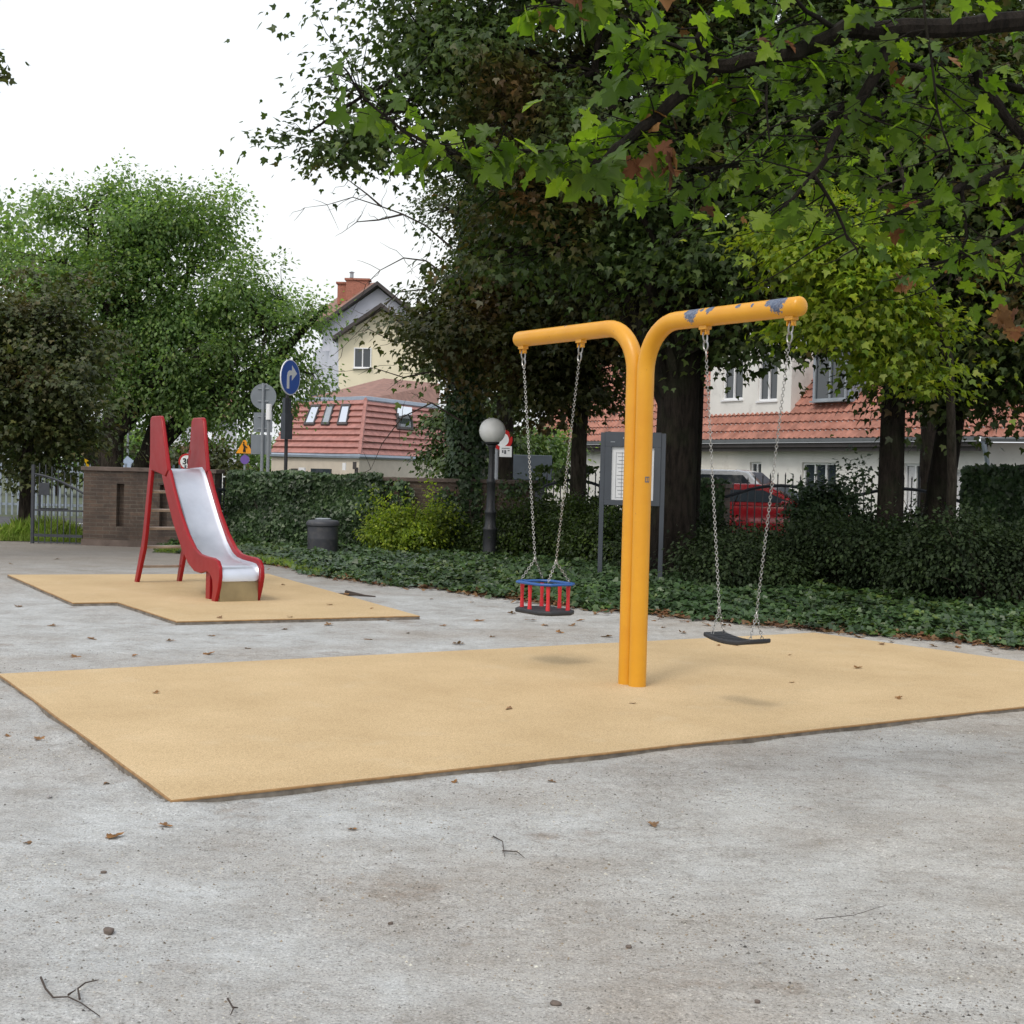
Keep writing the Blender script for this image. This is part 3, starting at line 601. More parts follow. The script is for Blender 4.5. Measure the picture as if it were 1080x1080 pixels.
# gate
ga = G(34, 573); gb = Vector((-7.64, 26.15, 0)); Lg = (gb-ga).length
gt = empty('metal_gate', ga, math.atan2(gb.y-ga.y, gb.x-ga.x), 'black metal gate leaf with a sloping arched top beside the brick wall', 'gate')
mb = MB(); mb.box((0, 0, .70), (.05, .05, 1.42)); mb.build('gate_post', 'fence_metal', gt)
mb = MB(); zt = lambda t_: 1.24-.32*t_**1.6
mb.tube([(Lg*i/12, 0, zt(i/12)) for i in range(13)], .022, 6); mb.box((Lg/2, 0, .60), (Lg, .03, .03)); mb.box((Lg/2, 0, .15), (Lg, .03, .05)); mb.box((Lg/2, 0, .03), (Lg, .03, .02)); mb.build('gate_frame', 'fence_metal', gt)
mb = MB()
for i in range(1, 8): x = Lg*i/8; mb.box((x, 0, (zt(i/8)+.20)/2+.01), (.014, .014, zt(i/8)+.20))
mb.build('bars', 'fence_metal', gt)
mb = MB(); mb.box((.22, -.02, .98), (.20, .03, .22)); mb.build('lock_plate', 'fence_metal', gt, bevel=.004)
gp = G(19, 570); mb = MB(); r = empty('gate_stop', (gp.x, gp.y+1.2, 0), 0, 'thin dark metal post with a cross rail standing behind the open gate', 'post')
mb.box((0, 0, .45), (.04, .04, .95)); mb.box((.28, 0, .56), (.55, .03, .03)); mb.build('post', 'fence_metal', r)
# distant picket fence beyond the gate
def pickets(x0, x1, Y, h, label, m='pale_blue', step=.16, w=.05):
    r = empty('picket_fence', (x0, Y, 0), 0, label, 'fence'); mb = MB(); n = int((x1-x0)/step)
    for i in range(n): mb.box((i*step, 0, h/2), (w, .03, h))
    mb.build('pickets', m, r); mb = MB(); mb.box(((x1-x0)/2, .03, h*.82), (x1-x0, .04, .06)); mb.build('top_rail', m, r); mb = MB(); mb.box(((x1-x0)/2, .03, h*.2), (x1-x0, .04, .06)); mb.build('bottom_rail', m, r)
pickets(-16, -8.2, 39.5, 1.45, 'blue grey picket fence across the road seen through the gate', 'zinc')

# ------------------------------------------------------------------ windows and buildings
def window(root, cx, cz, w, h, y, panes=2, fm='white_paint', pm='glass', sill=True, curtain=False):
    mb = MB(); t_ = .07; mb.box((cx, y, cz+h/2-t_/2), (w, .07, t_)); mb.box((cx, y, cz-h/2+t_/2), (w, .07, t_))
    for i in range(panes+1): x = cx-w/2+t_/2+(w-t_)*i/panes; mb.box((x, y+.004, cz), (t_, .07, h-2*t_))
    f = mb.build('window', fm, root)
    mb = MB(); mb.box((cx, y+.03, cz), (w-.02, .012, h-.02)); mb.build('pane', pm, f)
    if curtain: mb = MB(); mb.box((cx-w*.22, y+.018, cz), (w*.32, .008, h*.9)); mb.build('curtain', 'curtain', f)
    if sill: mb = MB(); mb.box((cx, y-.06, cz-h/2-.03), (w+.12, .16, .05)); mb.build('sill', fm, f)
    return f
def tiled(mb, A, B, up, nrow, rowlen, wave=0., wl=.25, lift=.05, inset0=0, inset1=0):
    A = Vector(A); B = Vector(B); up = Vector(up).normalized(); al = (B-A).normalized(); nn = al.cross(up).normalized(); Lw = (B-A).length
    if nn.z < 0 and abs(nn.z) > .05: nn = -nn
    for r_ in range(nrow):
        x0 = inset0*r_/nrow; x1 = Lw-inset1*r_/nrow; x0b = inset0*(r_+1)/nrow; x1b = Lw-inset1*(r_+1)/nrow; n = max(1, int(Lw/wl*4)) if wave else 1; vs = []
        for j, (xa, xb, q, l) in enumerate(((x0, x1, r_, 0), (x0, x1, r_, lift), (x0b, x1b, r_+1.02, .0))):
            for i in range(n+1):
                x = xa+(xb-xa)*i/n; wv = wave*math.sin(2*PI*x/wl) if wave else 0; vs.append(A+al*x+up*(q*rowlen)+nn*(l+(wv if l or j == 2 else 0)))
        fs = [(j*(n+1)+i, j*(n+1)+i+1, (j+1)*(n+1)+i+1, (j+1)*(n+1)+i) for j in range(2) for i in range(n)]; mb.add(vs, fs)
# long white building on the right; local x runs along the facade away from the corner
cx0 = D(1042, 470, 41.0); cor = Vector((cx0.x, cx0.y, 0)); dirl = Vector((-.462, .887, 0)); bang = math.atan2(dirl.y, dirl.x)+PI
# local frame: x from far end to corner so that -y faces the playground
far = cor+dirl*26; wb = empty('house', far, bang, 'long white house with an orange tiled roof behind the fence on the right', 'house'); LW = 26.
def wl(u):                                          # facade coordinate seen at column u
    lo, hi = 0, 30
    for _ in range(40):
        m = (lo+hi)/2; p = far-dirl*m
        if proj((p.x, p.y, 2))[0] < u: lo = m
        else: hi = m
    return lo
EZ = 2.62
def rect(u0, u1, z0, z1): a, b = wl(u0), wl(u1); return (a, b, z0, z1)
wins = [rect(846, 882, .65, 2.02), rect(953, 975, .6, 2.02), rect(791, 803, .5, 2.02), rect(644, 651, 1.1, 1.8), rect(672, 684, 1., 1.8), rect(1005, 1020, .75, 1.85)]
mb = MB(); wall_panel(mb, 0, LW, -.1, EZ, wins, 0, .15); mb.add([(0, 0, -.1), (0, 9, -.1), (0, 9, EZ), (0, 0, EZ)], [(0, 1, 2, 3)]); mb.build('facade', 'white_wall', wb)
for i, (a_, b_, z0, z1) in enumerate(wins): window(wb, (a_+b_)/2, (z0+z1)/2, b_-a_, z1-z0, .11, 3 if i == 0 else 2, sill=True, curtain=i in (1, 5))
mb = MB(); mb.box((LW/2-.2, -.42, EZ+.10), (LW+.4, .14, .12)); mb.build('gutter', 'gutter', wb)
mb = MB(); mb.box((LW/2-.2, -.2, EZ-.04), (LW+.4, .44, .14)); mb.box((LW/2-.2, -.30, EZ-.16), (LW+.4, .10, .16)); mb.build('eave_board', 'roof_dark', wb)
mb = MB(); tiled(mb, (-.4, -.42, EZ+.15), (LW+.35, -.42, EZ+.15), (0, .62, .80), 13, .36, .03, .27, .06); mb.build('roof', 'tile_orange', wb)
# second wing turning away at the corner
mb = MB(); wall_panel(mb, 0, .01, 0, .01, []); w2 = Vector((9, 1.0, 0))
tt = [(LW, 0), (LW+9, 3.2)]
mb = MB(); mb.add([(LW, 0, -.1), (LW+9, 4.4, -.1), (LW+9, 4.4, EZ), (LW, 0, EZ)], [(0, 1, 2, 3)]); mb.build('wing_facade', 'white_wall', wb)
mb = MB(); tiled(mb, (LW+.25, -.44, EZ+.12), (LW+9.3, 4.0, EZ+.12), (-.3, .55, .80), 13, .36, .03, .27, .06); mb.build('wing_roof', 'tile_orange', wb)
mb = MB(); mb.tube([(LW+.22, -.47, EZ+.08), (LW+9.3, 3.95, EZ+.08)], .07, 6); mb.build('wing_gutter', 'gutter', wb)
mb = MB(); x = LW+.1; mb.tube([(x+.15, -.44, EZ+.03), (x+.13, -.30, EZ-.30), (x, -.10, EZ-.55), (x, -.10, 0)], .065, 8); mb.build('downpipe', 'zinc', wb, smooth=True)
# white rendered upper storey with windows and cornice
ua, ub = wl(741), wl(826)
mb = MB(); wz0, wz1 = EZ+.9, EZ+4.4; hs = [(wl(754), wl(775), EZ+1.6, EZ+3.0), (wl(791), wl(811), EZ+1.5, EZ+3.2)]
wall_panel(mb, ua, ub, wz0, wz1, hs, .25, .15); mb.add([(ub, .25, wz0), (ub, 5, wz0), (ub, 5, wz1), (ub, .25, wz1)], [(0, 1, 2, 3)]); mb.add([(ua, .25, wz0), (ua, 5, wz0), (ua, 5, wz1), (ua, .25, wz1)], [(0, 1, 2, 3)]); mb.build('upper_storey', 'white_wall', wb)
for (a_, b_, z0, z1) in hs: window(wb, (a_+b_)/2, (z0+z1)/2, b_-a_, z1-z0, .34, 2)
mb = MB(); mb.box(((ua+ub)/2, .12, wz1-.55), (ub-ua+.1, .25, .12)); mb.box(((ua+ub)/2, .10, wz1), (ub-ua+.3, .35, .16)); mb.build('cornice', 'white_paint', wb)
# roof dormers
for (u0, u1) in ((848, 884), (953, 982)):
    a_, b_ = wl(u0), wl(u1); mb = MB(); z0, z1 = EZ+1.35, EZ+3.2
    y0 = .35; w_ = b_-a_; mb.box((a_+w_/2, y0+1.0, (z0+z1)/2), (w_+.2, 2.0, z1-z0)); mb.box((a_+w_/2, y0+.9, z1+.07), (w_+.6, 2.4, .12)); d_ = mb.build('dormer', 'zinc', wb)
    window(d_, a_+w_/2, (z0+z1)/2, w_*.94, (z1-z0)*.93, y0-.06, 2, fm='grey_metal'); 
mb = MB(); a_, b_ = wl(729), wl(778); mb.box(((a_+b_)/2, -.25, 1.62), (b_-a_, .5, .18), rx=.25); mb.box(((a_+b_)/2, -.45, 1.5), (b_-a_, .04, .2)); mb.build('awning', 'awning', wb)

# mansard house on the left, its corner towards us
mc = D(379, 480, 64); mh = empty('house', (mc.x, mc.y, 0), 0, 'low beige house with a red tiled mansard roof and skylights left of the ivy tree', 'house')
ez = mc.z; k = 64/1550
A1 = D(285, 481, 68)-mc; A2 = D(478, 484, 73)-mc; A1.z = 0; A2.z = 0
r1 = D(386, 421, 67.5)-mc; r0 = D(312, 431, 71)-mc; r2 = D(462, 418, 75)-mc
for r_ in (r0, r2): r_.z = r1.z
def relz(v, z): return (v.x, v.y, z)
mb = MB()
for P, Q in ((A1, Vector((0, 0, 0))), (Vector((0, 0, 0)), A2)):
    P = P*.985; Q = Q*.985
    mb.add([relz(P, -.5), relz(Q, -.5), relz(Q, ez-.05), relz(P, ez-.05)], [(0, 1, 2, 3)])
mb.build('wall', 'beige_wall', mh)
def courses(mb, P0, P1, Q0, Q1, n, lift):
    P0, P1, Q0, Q1 = map(Vector, (P0, P1, Q0, Q1)); nn = (P1-P0).cross(Q0-P0).normalized()
    if nn.y > 0: nn = -nn
    for i in range(n):
        a0 = P0.lerp(Q0, i/n); a1 = P1.lerp(Q1, i/n); b0 = P0.lerp(Q0, (i+1)/n); b1 = P1.lerp(Q1, (i+1)/n)
        mb.add([a0-nn*.02, a1-nn*.02, a1+nn*lift, a0+nn*lift, b1, b0], [(0, 1, 2, 3), (3, 2, 4, 5)])
mb = MB(); e1 = relz(A1, ez); e0 = (0, 0, ez); e2 = relz(A2, ez); zz = mc.z+r1.z
R0_, R1_, R2_ = relz(r0, zz), relz(r1, zz), relz(r2, zz)
courses(mb, e1, e0, R0_, R1_, 9, .10); courses(mb, e0, e2, R1_, R2_, 9, .10); mb.build('mansard_roof', 'tile_red', mh)
mb = MB(); mb.tube([e0, R1_], .10, 6); mb.build('hip_tiles', 'tile_red', mh)
mb = MB(); mb.tube([R0_, R1_, R2_], .16, 6); mb.tube([Vector(e1)+Vector((0, -.1, -.05)), Vector(e0)+Vector((0, -.15, -.05)), Vector(e2)+Vector((0, -.1, -.05))], .10, 6); mb.build('gutter', 'zinc', mh)
mb = MB(); ap = D(405, 399, 76)-mc; apz = (ap.x, ap.y, ap.z+mc.z); lf = D(330, 428, 80)-mc
mb.add([R0_, R1_, apz, (lf.x+1, lf.y+2, zz+.6)], [(0, 1, 2, 3)]); mb.add([R1_, R2_, (R2_[0], R2_[1]+3, zz+1.4), apz], [(0, 1, 2, 3)]); mb.build('upper_roof', 'roof_brown', mh)
def onface(P0, P1, Q0, Q1, s, t_): return Vector(P0).lerp(Vector(P1), s).lerp(Vector(Q0).lerp(Vector(Q1), s), t_)
def skylight(face, s0, s1, t0, t1, pm):
    nn = (Vector(face[1])-Vector(face[0])).cross(Vector(face[2])-Vector(face[0])).normalized(); nn = -nn if nn.y > 0 else nn
    q = [onface(*face, s, t_) for s, t_ in ((s0, t0), (s1, t0), (s1, t1), (s0, t1))]; ce = sum(q, Vector())/4
    mb = MB(); mb.add([p+nn*.14 for p in q]+[ce+(p-ce)*.78+nn*.14 for p in q]+[p-nn*.05 for p in q], [(i, (i+1) % 4, 4+(i+1) % 4, 4+i) for i in range(4)]+[(i, (i+1) % 4, 8+(i+1) % 4, 8+i) for i in range(4)]); f = mb.build('skylight', 'roof_dark', mh)
    mb = MB(); mb.add([ce+(p-ce)*.80+nn*.12 for p in q], [(0, 1, 2, 3)]); mb.build('pane', pm, f); return q, nn
FL = (e1, e0, R0_, R1_); FR = (e0, e2, R1_, R2_)
skylight(FL, .28, .41, .50, .88, 'sky_glass'); skylight(FL, .50, .60, .50, .88, 'grey_metal'); skylight(FL, .70, .82, .50, .88, 'sky_glass')
q, nn = skylight(FR, .37, .56, .48, .90, 'glass')
mb = MB(); m0 = (q[0]+q[3])/2; m1 = (q[1]+q[2])/2; out = nn*.55+Vector((0, 0, -.05)); mb.add([m0+nn*.1, m1+nn*.1, m1+out, m0+out], [(0, 1, 2, 3)]); mb.add([m0+nn*.1, m1+nn*.1, q[2]+nn*.2, q[3]+nn*.2], [(0, 1, 2, 3)]); mb.build('open_sash', 'sky_glass', mh)
# ground floor details: shop window, number plates, corner pipe
for (u0, u1, v0, v1, m, dY) in ((326, 356, 494, 505, 'glass', -.15), (317, 325, 493, 505, 'white_paint', -.12), (309, 317, 494, 505, 'roof_dark', -.12)):
    a = D(u0, v0, 65.6)-mc; b = D(u1, v1, 65.4)-mc; mb = MB(); mb.box(((a.x+b.x)/2, (a.y+b.y)/2+dY-.6, (a.z+b.z)/2+mc.z), (abs(b.x-a.x), .08, abs(a.z-b.z)), rz=math.atan2(-A1.y, -A1.x)); mb.build('shop_window', m, mh)
for u, v, m in ((363, 492, 'white_paint'), (374, 491, 'roof_dark'), (376, 497, 'roof_dark')):
    a = D(u, v, 63.4)-mc; mb = MB(); mb.box((a.x, a.y, a.z+mc.z), (.20, .04, .32), rz=math.atan2(-A1.y, -A1.x)); mb.build('wall_plate', m, mh)

# tall gabled house farther behind
Yg = 92.; gh = empty('house', (D(380, 500, Yg).x, Yg, 0), 0, 'tall cream and lilac gabled house with a brick chimney rising behind the mansard roof', 'house')
o_ = Vector(gh.location)
def W(u, v, dy=0): q = D(u, v, Yg+dy)-o_; return q
mb = MB(); P = [W(357, 520), W(462, 520), W(462, 372), W(403, 327), W(357, 356)]
mb.add(P, [(0, 1, 2, 3, 4)]); mb.build('gable_wall', 'cream_wall', gh)
mb = MB(); P = [W(330, 520, 9), W(357, 520), W(357, 356), W(330, 372, 9)]; mb.add(P, [(0, 1, 2, 3)]); P = [W(340, 370, 3), W(450, 370, 3), W(450, 345, 3), W(399, 304, 3), W(340, 345, 3)]; mb.add(P, [(0, 1, 2, 3, 4)]); mb.build('side_wall', 'lilac_wall', gh)
mb = MB()
def slab4(mb, a, b, dn, dep, th=.25):
    a = Vector(a); b = Vector(b); d = Vector((0, -.8, 0)); e = Vector((0, dep, 0)); t_ = Vector((0, 0, th)); vs = [a+d, b+d, b+e, a+e]; vs += [v+t_ for v in vs]; mb.add(vs, [(0, 1, 2, 3), (4, 5, 6, 7), (0, 1, 5, 4), (1, 2, 6, 5), (2, 3, 7, 6), (3, 0, 4, 7)])
slab4(mb, W(352, 360), W(403, 325), 0, 3.2); slab4(mb, W(403, 325), W(466, 374), 0, 3.2); slab4(mb, W(334, 349, 3), W(399, 302, 3), 0, 10); slab4(mb, W(399, 302, 3), W(455, 348, 3), 0, 10)
mb.build('roof', 'roof_dark', gh)
mb = MB(); P = [W(334, 349, 3), W(397, 303, 3), W(372, 306, 14), W(312, 352, 16)]; mb.add([p+Vector((0, -.2, .3)) for p in P], [(0, 1, 2, 3)]); mb.build('roof_slope', 'roof_brown', gh)
for (u0, u1, v0, v1) in ((357, 372, 300, 314), (366, 389, 296, 310)):
    dd = 6 if u0 < 360 else 5.3; a = W(u0, v0, dd); b = W(u1, v1+8, dd); mb = MB(); mb.box(((a.x+b.x)/2, a.y, (a.z+b.z)/2), (b.x-a.x, 1.0, a.z-b.z)); mb.box(((a.x+b.x)/2, a.y, a.z+.05), (b.x-a.x+.2, 1.2, .12)); c_ = mb.build('chimney', 'chimney_brick', gh)
mb = MB(); a = W(371, 293, 6); mb.lathe([(.12, 0), (.12, .3), (.2, .35), (.02, .45)], a, 8); mb.build('chimney_pot', 'grey_metal', gh)
a = W(373, 388); b = W(392, 367); window(gh, (a.x+b.x)/2, (a.z+b.z)/2, b.x-a.x, b.z-a.z, -.04, 2)
a = W(333, 422, 8); b = W(352, 413, 8); window(gh, (a.x+b.x)/2, (a.z+b.z)/2, b.x-a.x, .9, 4.5, 2)
# pale villa beyond the slide
Yv = 78.; v0_ = D(195, 500, Yv); vh = empty('house', (v0_.x, Yv, 0), 0, 'pale villa with a white balustraded balcony seen between the slide fins', 'house')
def Wv(u, v): return D(u, v, Yv)-Vector((v0_.x, Yv, 0))
mb = MB(); a = Wv(170, 505); b = Wv(250, 440); wall_panel(mb, a.x, b.x, -.5, b.z, [(Wv(212, 0).x, Wv(218, 0).x, 1.6, 3.2), (Wv(226, 0).x, Wv(232, 0).x, 1.6, 3.2), (Wv(239, 0).x, Wv(245, 0).x, 1.6, 3.2)], 0, .2); mb.build('facade', 'lilac_wall', vh)
for u in (215, 229, 242): window(vh, Wv(u, 480).x, 2.4, .3, 1.6, .1, 1)
mb = MB(); a = Wv(174, 491); b = Wv(201, 465); mb.box(((a.x+b.x)/2, -.9, (Wv(190, 487).z)), (b.x-a.x, 1.6, .2)); mb.box(((a.x+b.x)/2, -1.65, Wv(190, 467).z), (b.x-a.x, .15, .15))
for i in range(10): mb.box((a.x+(b.x-a.x)*(i+.5)/10, -1.65, (Wv(190, 486).z+Wv(190, 468).z)/2), (.07, .07, Wv(190, 468).z-Wv(190, 486).z))
mb.build('balcony', 'white_paint', vh); mb = MB(); a = Wv(165, 440); b = Wv(255, 440); mb.add([(a.x, -.5, a.z), (b.x, -.5, a.z), (b.x-1, 4, a.z+2), (a.x+1, 4, a.z+2)], [(0, 1, 2, 3)]); mb.build('roof', 'tile_red', vh)
pickets(D(172, 490, 60).x, D(292, 490, 60).x, 60, CH-.30+.0, 'white picket fence across the street under the road work sign', 'white_paint', .30, .10)
# garden shed roof behind the lamp
sb = D(528, 505, 44); simple('shed_slate', (.05, .065, .085), .7)
sh = empty('shed', (sb.x, 44, 0), 0, 'low slate blue shed behind the white globe lamp', 'shed'); a = D(575, 487, 44)-sb
mb = MB(); mb.box((a.x/2, 1.5, .6), (a.x, 3, 1.3)); mb.build('shed_wall', 'fence_metal', sh); mb = MB(); mb.box((a.x/2, 1.4, 1.62), (a.x+.4, 3.4, .75)); mb.build('shed_roof', 'shed_slate', sh, bevel=.02)

# ------------------------------------------------------------------ signs
def disc(mb, r, y0, y1, n=28, c=(0, 0)):
    mb.prism([(c[0]+r*math.cos(2*PI*i/n), c[1]+r*math.sin(2*PI*i/n)) for i in range(n)], lambda a, b, t_: (a, t_, b), y0, y1)
def signpost(u, v, Y, rz, label, cat='traffic sign', top=.3, name='traffic_sign', pm='grey_metal', r=.035):
    c = D(u, v, Y); root = empty(name, (c.x, c.y, 0), rz, label, cat); mb = MB(); mb.tube([(0, .06, -.05), (0, .06, c.z+top)], r, 8); mb.build('pole', pm, root, smooth=True); return root, c.z
r, z = signpost(306, 398, 28.5, math.radians(66), 'blue round sign with a white arrow bending right', pm='dark_metal')
mb = MB(); disc(mb, .345, -.01, .01); p_ = mb.build('sign_plate', 'sign_white', r); mb = MB(); disc(mb, .325, -.0135, -.0101); 
for v in range(len(mb.v)): mb.v[v] = (mb.v[v][0], mb.v[v][1], mb.v[v][2])
q_ = mb.build('sign_face', 'sign_blue', r)
arr = [(-.13, -.22), (-.13, .02), (-.11, .09), (-.05, .13), (.04, .135), (.04, .235), (.22, .085), (.04, -.06), (.04, .045), (-.02, .04), (-.05, .01), (-.05, -.22)]
mb = MB(); mb.prism(arr, lambda a, b, t_: (a, t_, b), -.017, -.0136); ar_ = mb.build('arrow', 'sign_white', r)
for x in (p_, q_, ar_): x.location.z = z
mb = MB(); mb.box((0, .06, z-.68), (.22, .06, .56)); mb.box((-.06, .02, z-.95), (.26, .10, .50)); mb.build('back_plate', 'board_grey', r)
r, z = signpost(277, 418, 33, math.radians(170), 'grey back of a round sign above two rectangular plates on one pole')
r.rotation_euler.z = 0
mb = MB(); disc(mb, .29, .10, .12, c=(0, z)); mb.build('sign_plate', 'sign_back', r)
mb = MB(); mb.box((0, .11, z-.58), (.42, .02, .44)); mb.build('lower_plate', 'sign_back', r); mb = MB(); mb.box((-.03, .11, z-1.08), (.46, .02, .44)); mb.build('lower_plate', 'sign_back', r)
mb = MB(); mb.box((0, .09, z+.18), (.24, .02, .03)); mb.box((0, .09, z-.10), (.24, .02, .03)); mb.box((0, .09, z-.45), (.24, .02, .03)); mb.box((0, .09, z-.72), (.24, .02, .03)); mb.build('bracket', 'grey_metal', r)
r, z = signpost(283, 440, 30, 0, 'thin pale pole with a light cap standing right of the round sign back', 'pole', .25, 'street_pole')
mb = MB(); mb.tube([(0, .06, z-.05), (0, .06, z+.27)], .06, 10); mb.build('pole_cap', 'sign_white', r, smooth=True)
r, z = signpost(258, 471, 52, 0, 'orange triangular road work sign with a purple disc below it')
mb = MB(); mb.prism([(-.30, -.24), (.30, -.24), (0, .30)], lambda a, b, t_: (a, t_, b+z), -.01, .01); mb.build('sign_plate', 'sign_orange', r)
mb = MB(); mb.tube([(.02, -.02, z-.18), (.0, -.02, z-.02)], .03, 6); mb.tube([(-.03, -.02, z-.18), (.0, -.02, z-.02)], .03, 6); mb.tube([(0, -.02, z-.02), (-.04, -.02, z+.10)], .035, 6); mb.tube([(-.02, -.02, z+.05), (.09, -.02, z-.04)], .02, 6); mb.lathe([(.005, -.03), (.03, 0), (.005, .03)], (-.03, -.02, z+.15), 8); mb.build('walking_figure', 'black_ink', r)
mb = MB(); disc(mb, .16, -.01, .01, c=(.02, z-.46)); mb.build('disc_plate', 'sign_purple', r)
r, z = signpost(96, 486, 40, .5, 'tilted yellow diamond sign above the gate end of the brick wall')
mb = MB(); mb.prism([(0, -.34), (.20, 0), (0, .34), (-.20, 0)], lambda a, b, t_: (a, t_, b+z), -.01, .01); mb.build('sign_plate', 'sign_yellow', r)
mb = MB(); mb.tube([(0, -.02, z-.12), (0, -.02, z+.05)], .03, 6); mb.tube([(0, -.02, z+.05), (.08, -.02, z+.05)], .03, 6); mb.build('symbol', 'black_ink', r)
r, z = signpost(134, 489, 46, 0, 'small pale blue sign on a tall grey pole over the brick wall', top=1.5)
mb = MB(); mb.prism([(-.34, -.16), (.2, -.16), (.2, .1), (.0, .24)], lambda a, b, t_: (a, t_, b+z), -.01, .01); mb.build('sign_plate', 'pale_blue', r)
r, z = signpost(197, 487, 48, 0, 'round white speed limit sign with a red ring between the slide fins')
mb = MB(); disc(mb, .27, -.01, .01, c=(0, z)); mb.build('sign_ring', 'sign_red', r); mb = MB(); disc(mb, .21, -.014, -.0101, c=(0, z)); mb.build('sign_face', 'sign_white', r)
def text_mesh(s, size, name, m, parent, loc, rx=PI/2, off=0):
    cu = bpy.data.curves.new(name, 'FONT'); cu.body = s; cu.size = size; cu.align_x = 'CENTER'; cu.align_y = 'CENTER'; cu.extrude = .001; cu.offset = off
    tmp = bpy.data.objects.new('text_tmp', cu); C.objects.link(tmp); dg = bpy.context.evaluated_depsgraph_get(); me = bpy.data.meshes.new_from_object(tmp.evaluated_get(dg)); bpy.data.objects.remove(tmp); me.materials.clear(); me.materials.append(MATS[m])
    o = link(name, me, parent); o.location = loc; o.rotation_euler = (rx, 0, 0); return o
text_mesh('30', .27, 'sign_number', 'black_ink', r, (0, -.016, z), off=.01)
r, z = signpost(524, 476, 30, 0, 'white rectangular sign with a red ringed disc above it behind the globe lamp', top=.45)
mb = MB(); mb.box((.18, 0, z), (.25, .02, .22)); mb.build('sign_plate', 'sign_white', r)
mb = MB(); mb.box((.12, -.012, z), (.03, .003, .06)); mb.box((.17, -.012, z-.01), (.04, .003, .08)); mb.box((.24, -.012, z+.02), (.04, .003, .02)); mb.box((.18, -.012, z+.065), (.16, .003, .012)); mb.build('sign_lettering', 'ink', r)
mb = MB(); disc(mb, .215, .02, .04, c=(.10, z+.24)); mb.build('sign_ring', 'sign_red', r); mb = MB(); disc(mb, .14, .012, .0199, c=(.10, z+.24)); mb.build('sign_face', 'sign_white', r)

# ------------------------------------------------------------------ cars
def car(label, loc, rz, paint, Lc=4.1, Wc=1.72, Hc=1.45, wagon=False):
    root = empty('parked_car', loc, rz, label, 'car'); h = Lc/2
    st = [(-h, .45, .62, .70), (-h+.08, .28, .80, .80), (-h+.45, .25, .92, .84), (-h+.9, .22, .95, .86), (h-1.3, .22, .93, .86), (h-.75, .22, .86, .85), (h-.25, .24, .74, .80), (h-.03, .30, .58, .70)]
    mb = MB(); n = 8
    for x, zb_, zt_, w in st:
        w = w*Wc/1.72; mb.v += [(x, -w*.93, zb_), (x, -w, zb_+.14), (x, -w, zt_-.16), (x, -w*.90, zt_), (x, w*.90, zt_), (x, w, zt_-.16), (x, w, zb_+.14), (x, w*.93, zb_)]
    fs = [(i*n+j, i*n+(j+1) % n, (i+1)*n+(j+1) % n, (i+1)*n+j) for i in range(len(st)-1) for j in range(n)]+[tuple(range(n)), tuple((len(st)-1)*n+j for j in range(n))]
    mb.f = fs; mb.mi = [0]*len(fs); mb.build('body', paint, root, smooth=True, bevel=.03)
    xb = -h+.12 if wagon else -h+.35; cab = [(xb, .93), (xb+.35, Hc-.04), (xb+.8, Hc), (h-2.0, Hc), (h-1.75, Hc-.04), (h-1.0, .93)]
    mb = MB(); fw_ = lambda z: .79-.20*max(0, (z-.93))/.5
    mb.v = [(x, -fw_(z), z) for x, z in cab]+[(x, fw_(z), z) for x, z in cab]; m_ = len(cab); mb.f = [tuple(range(m_)), tuple(range(2*m_-1, m_-1, -1))]+[(i, i+m_, i+1+m_, i+1) for i in range(m_-1)]; mb.mi = [0]*len(mb.f)
    mb.build('cabin', paint, root, smooth=True, bevel=.04)
    for sy in (-1, 1):
        mb = MB(); wp = [(xb+.30, 1.0), (xb+.55, Hc-.12), (h-1.85, Hc-.12), (h-1.25, 1.0)]; mb.add([(x, sy*(fw_(z)+.012), z) for x, z in wp], [(0, 1, 2, 3)]); mb.build('side_window', 'glass', root)
        mb = MB(); mb.box((h-.16, sy*.60, .66), (.16, .30, .14)); mb.build('headlight', 'lamp_clear', root, bevel=.02)
        mb = MB(); mb.box((-h+.08, sy*.68, .78), (.10, .16, .22)); mb.build('taillight', 'lamp_red', root, bevel=.02)
        mb = MB(); mb.box((h-1.35, sy*.93, .98), (.12, .16, .12)); mb.build('mirror', paint, root, bevel=.02)
        for x in (-h+.75, h-.82):
            mb = MB(); mb.tube([(x, sy*.68, .31), (x, sy*.86, .31)], .31, 20); wh = mb.build('wheel', 'tyre', root, bevel=.02); mb = MB(); mb.tube([(x, sy*.84, .31), (x, sy*.875, .31)], .19, 14); mb.build('rim', 'grey_metal', wh)
    a, b = cab[4], cab[5]; mb = MB(); mb.add([(a[0]+.05, -fw_(a[1])*.9, a[1]-.04), (b[0]-.05, -fw_(b[1])*.93, b[1]+.06), (b[0]-.05, fw_(b[1])*.93, b[1]+.06), (a[0]+.05, fw_(a[1])*.9, a[1]-.04)], [(0, 1, 2, 3)]); mb.v = [(x+.03, y, z+.03) for x, y, z in mb.v]; mb.build('windscreen', 'glass', root)
    a, b = cab[0], cab[1]; mb = MB(); mb.add([(a[0]+.06, -.68, a[1]+.10), (b[0]-.03, -.55, b[1]-.07), (b[0]-.03, .55, b[1]-.07), (a[0]+.06, .68, a[1]+.10)], [(0, 1, 2, 3)]); mb.v = [(x-.03, y, z+.02) for x, y, z in mb.v]; mb.build('rear_window', 'glass', root)
    mb = MB(); mb.box((-h-.005, 0, .60), (.02, .5, .11)); mb.build('number_plate', 'sign_white', root)
    return root
q = D(806, 530, 30.2); car('red hatchback parked behind the fence panel', (q.x, q.y, 0), -.42, 'car_red', 4.0, 1.7, 1.36)
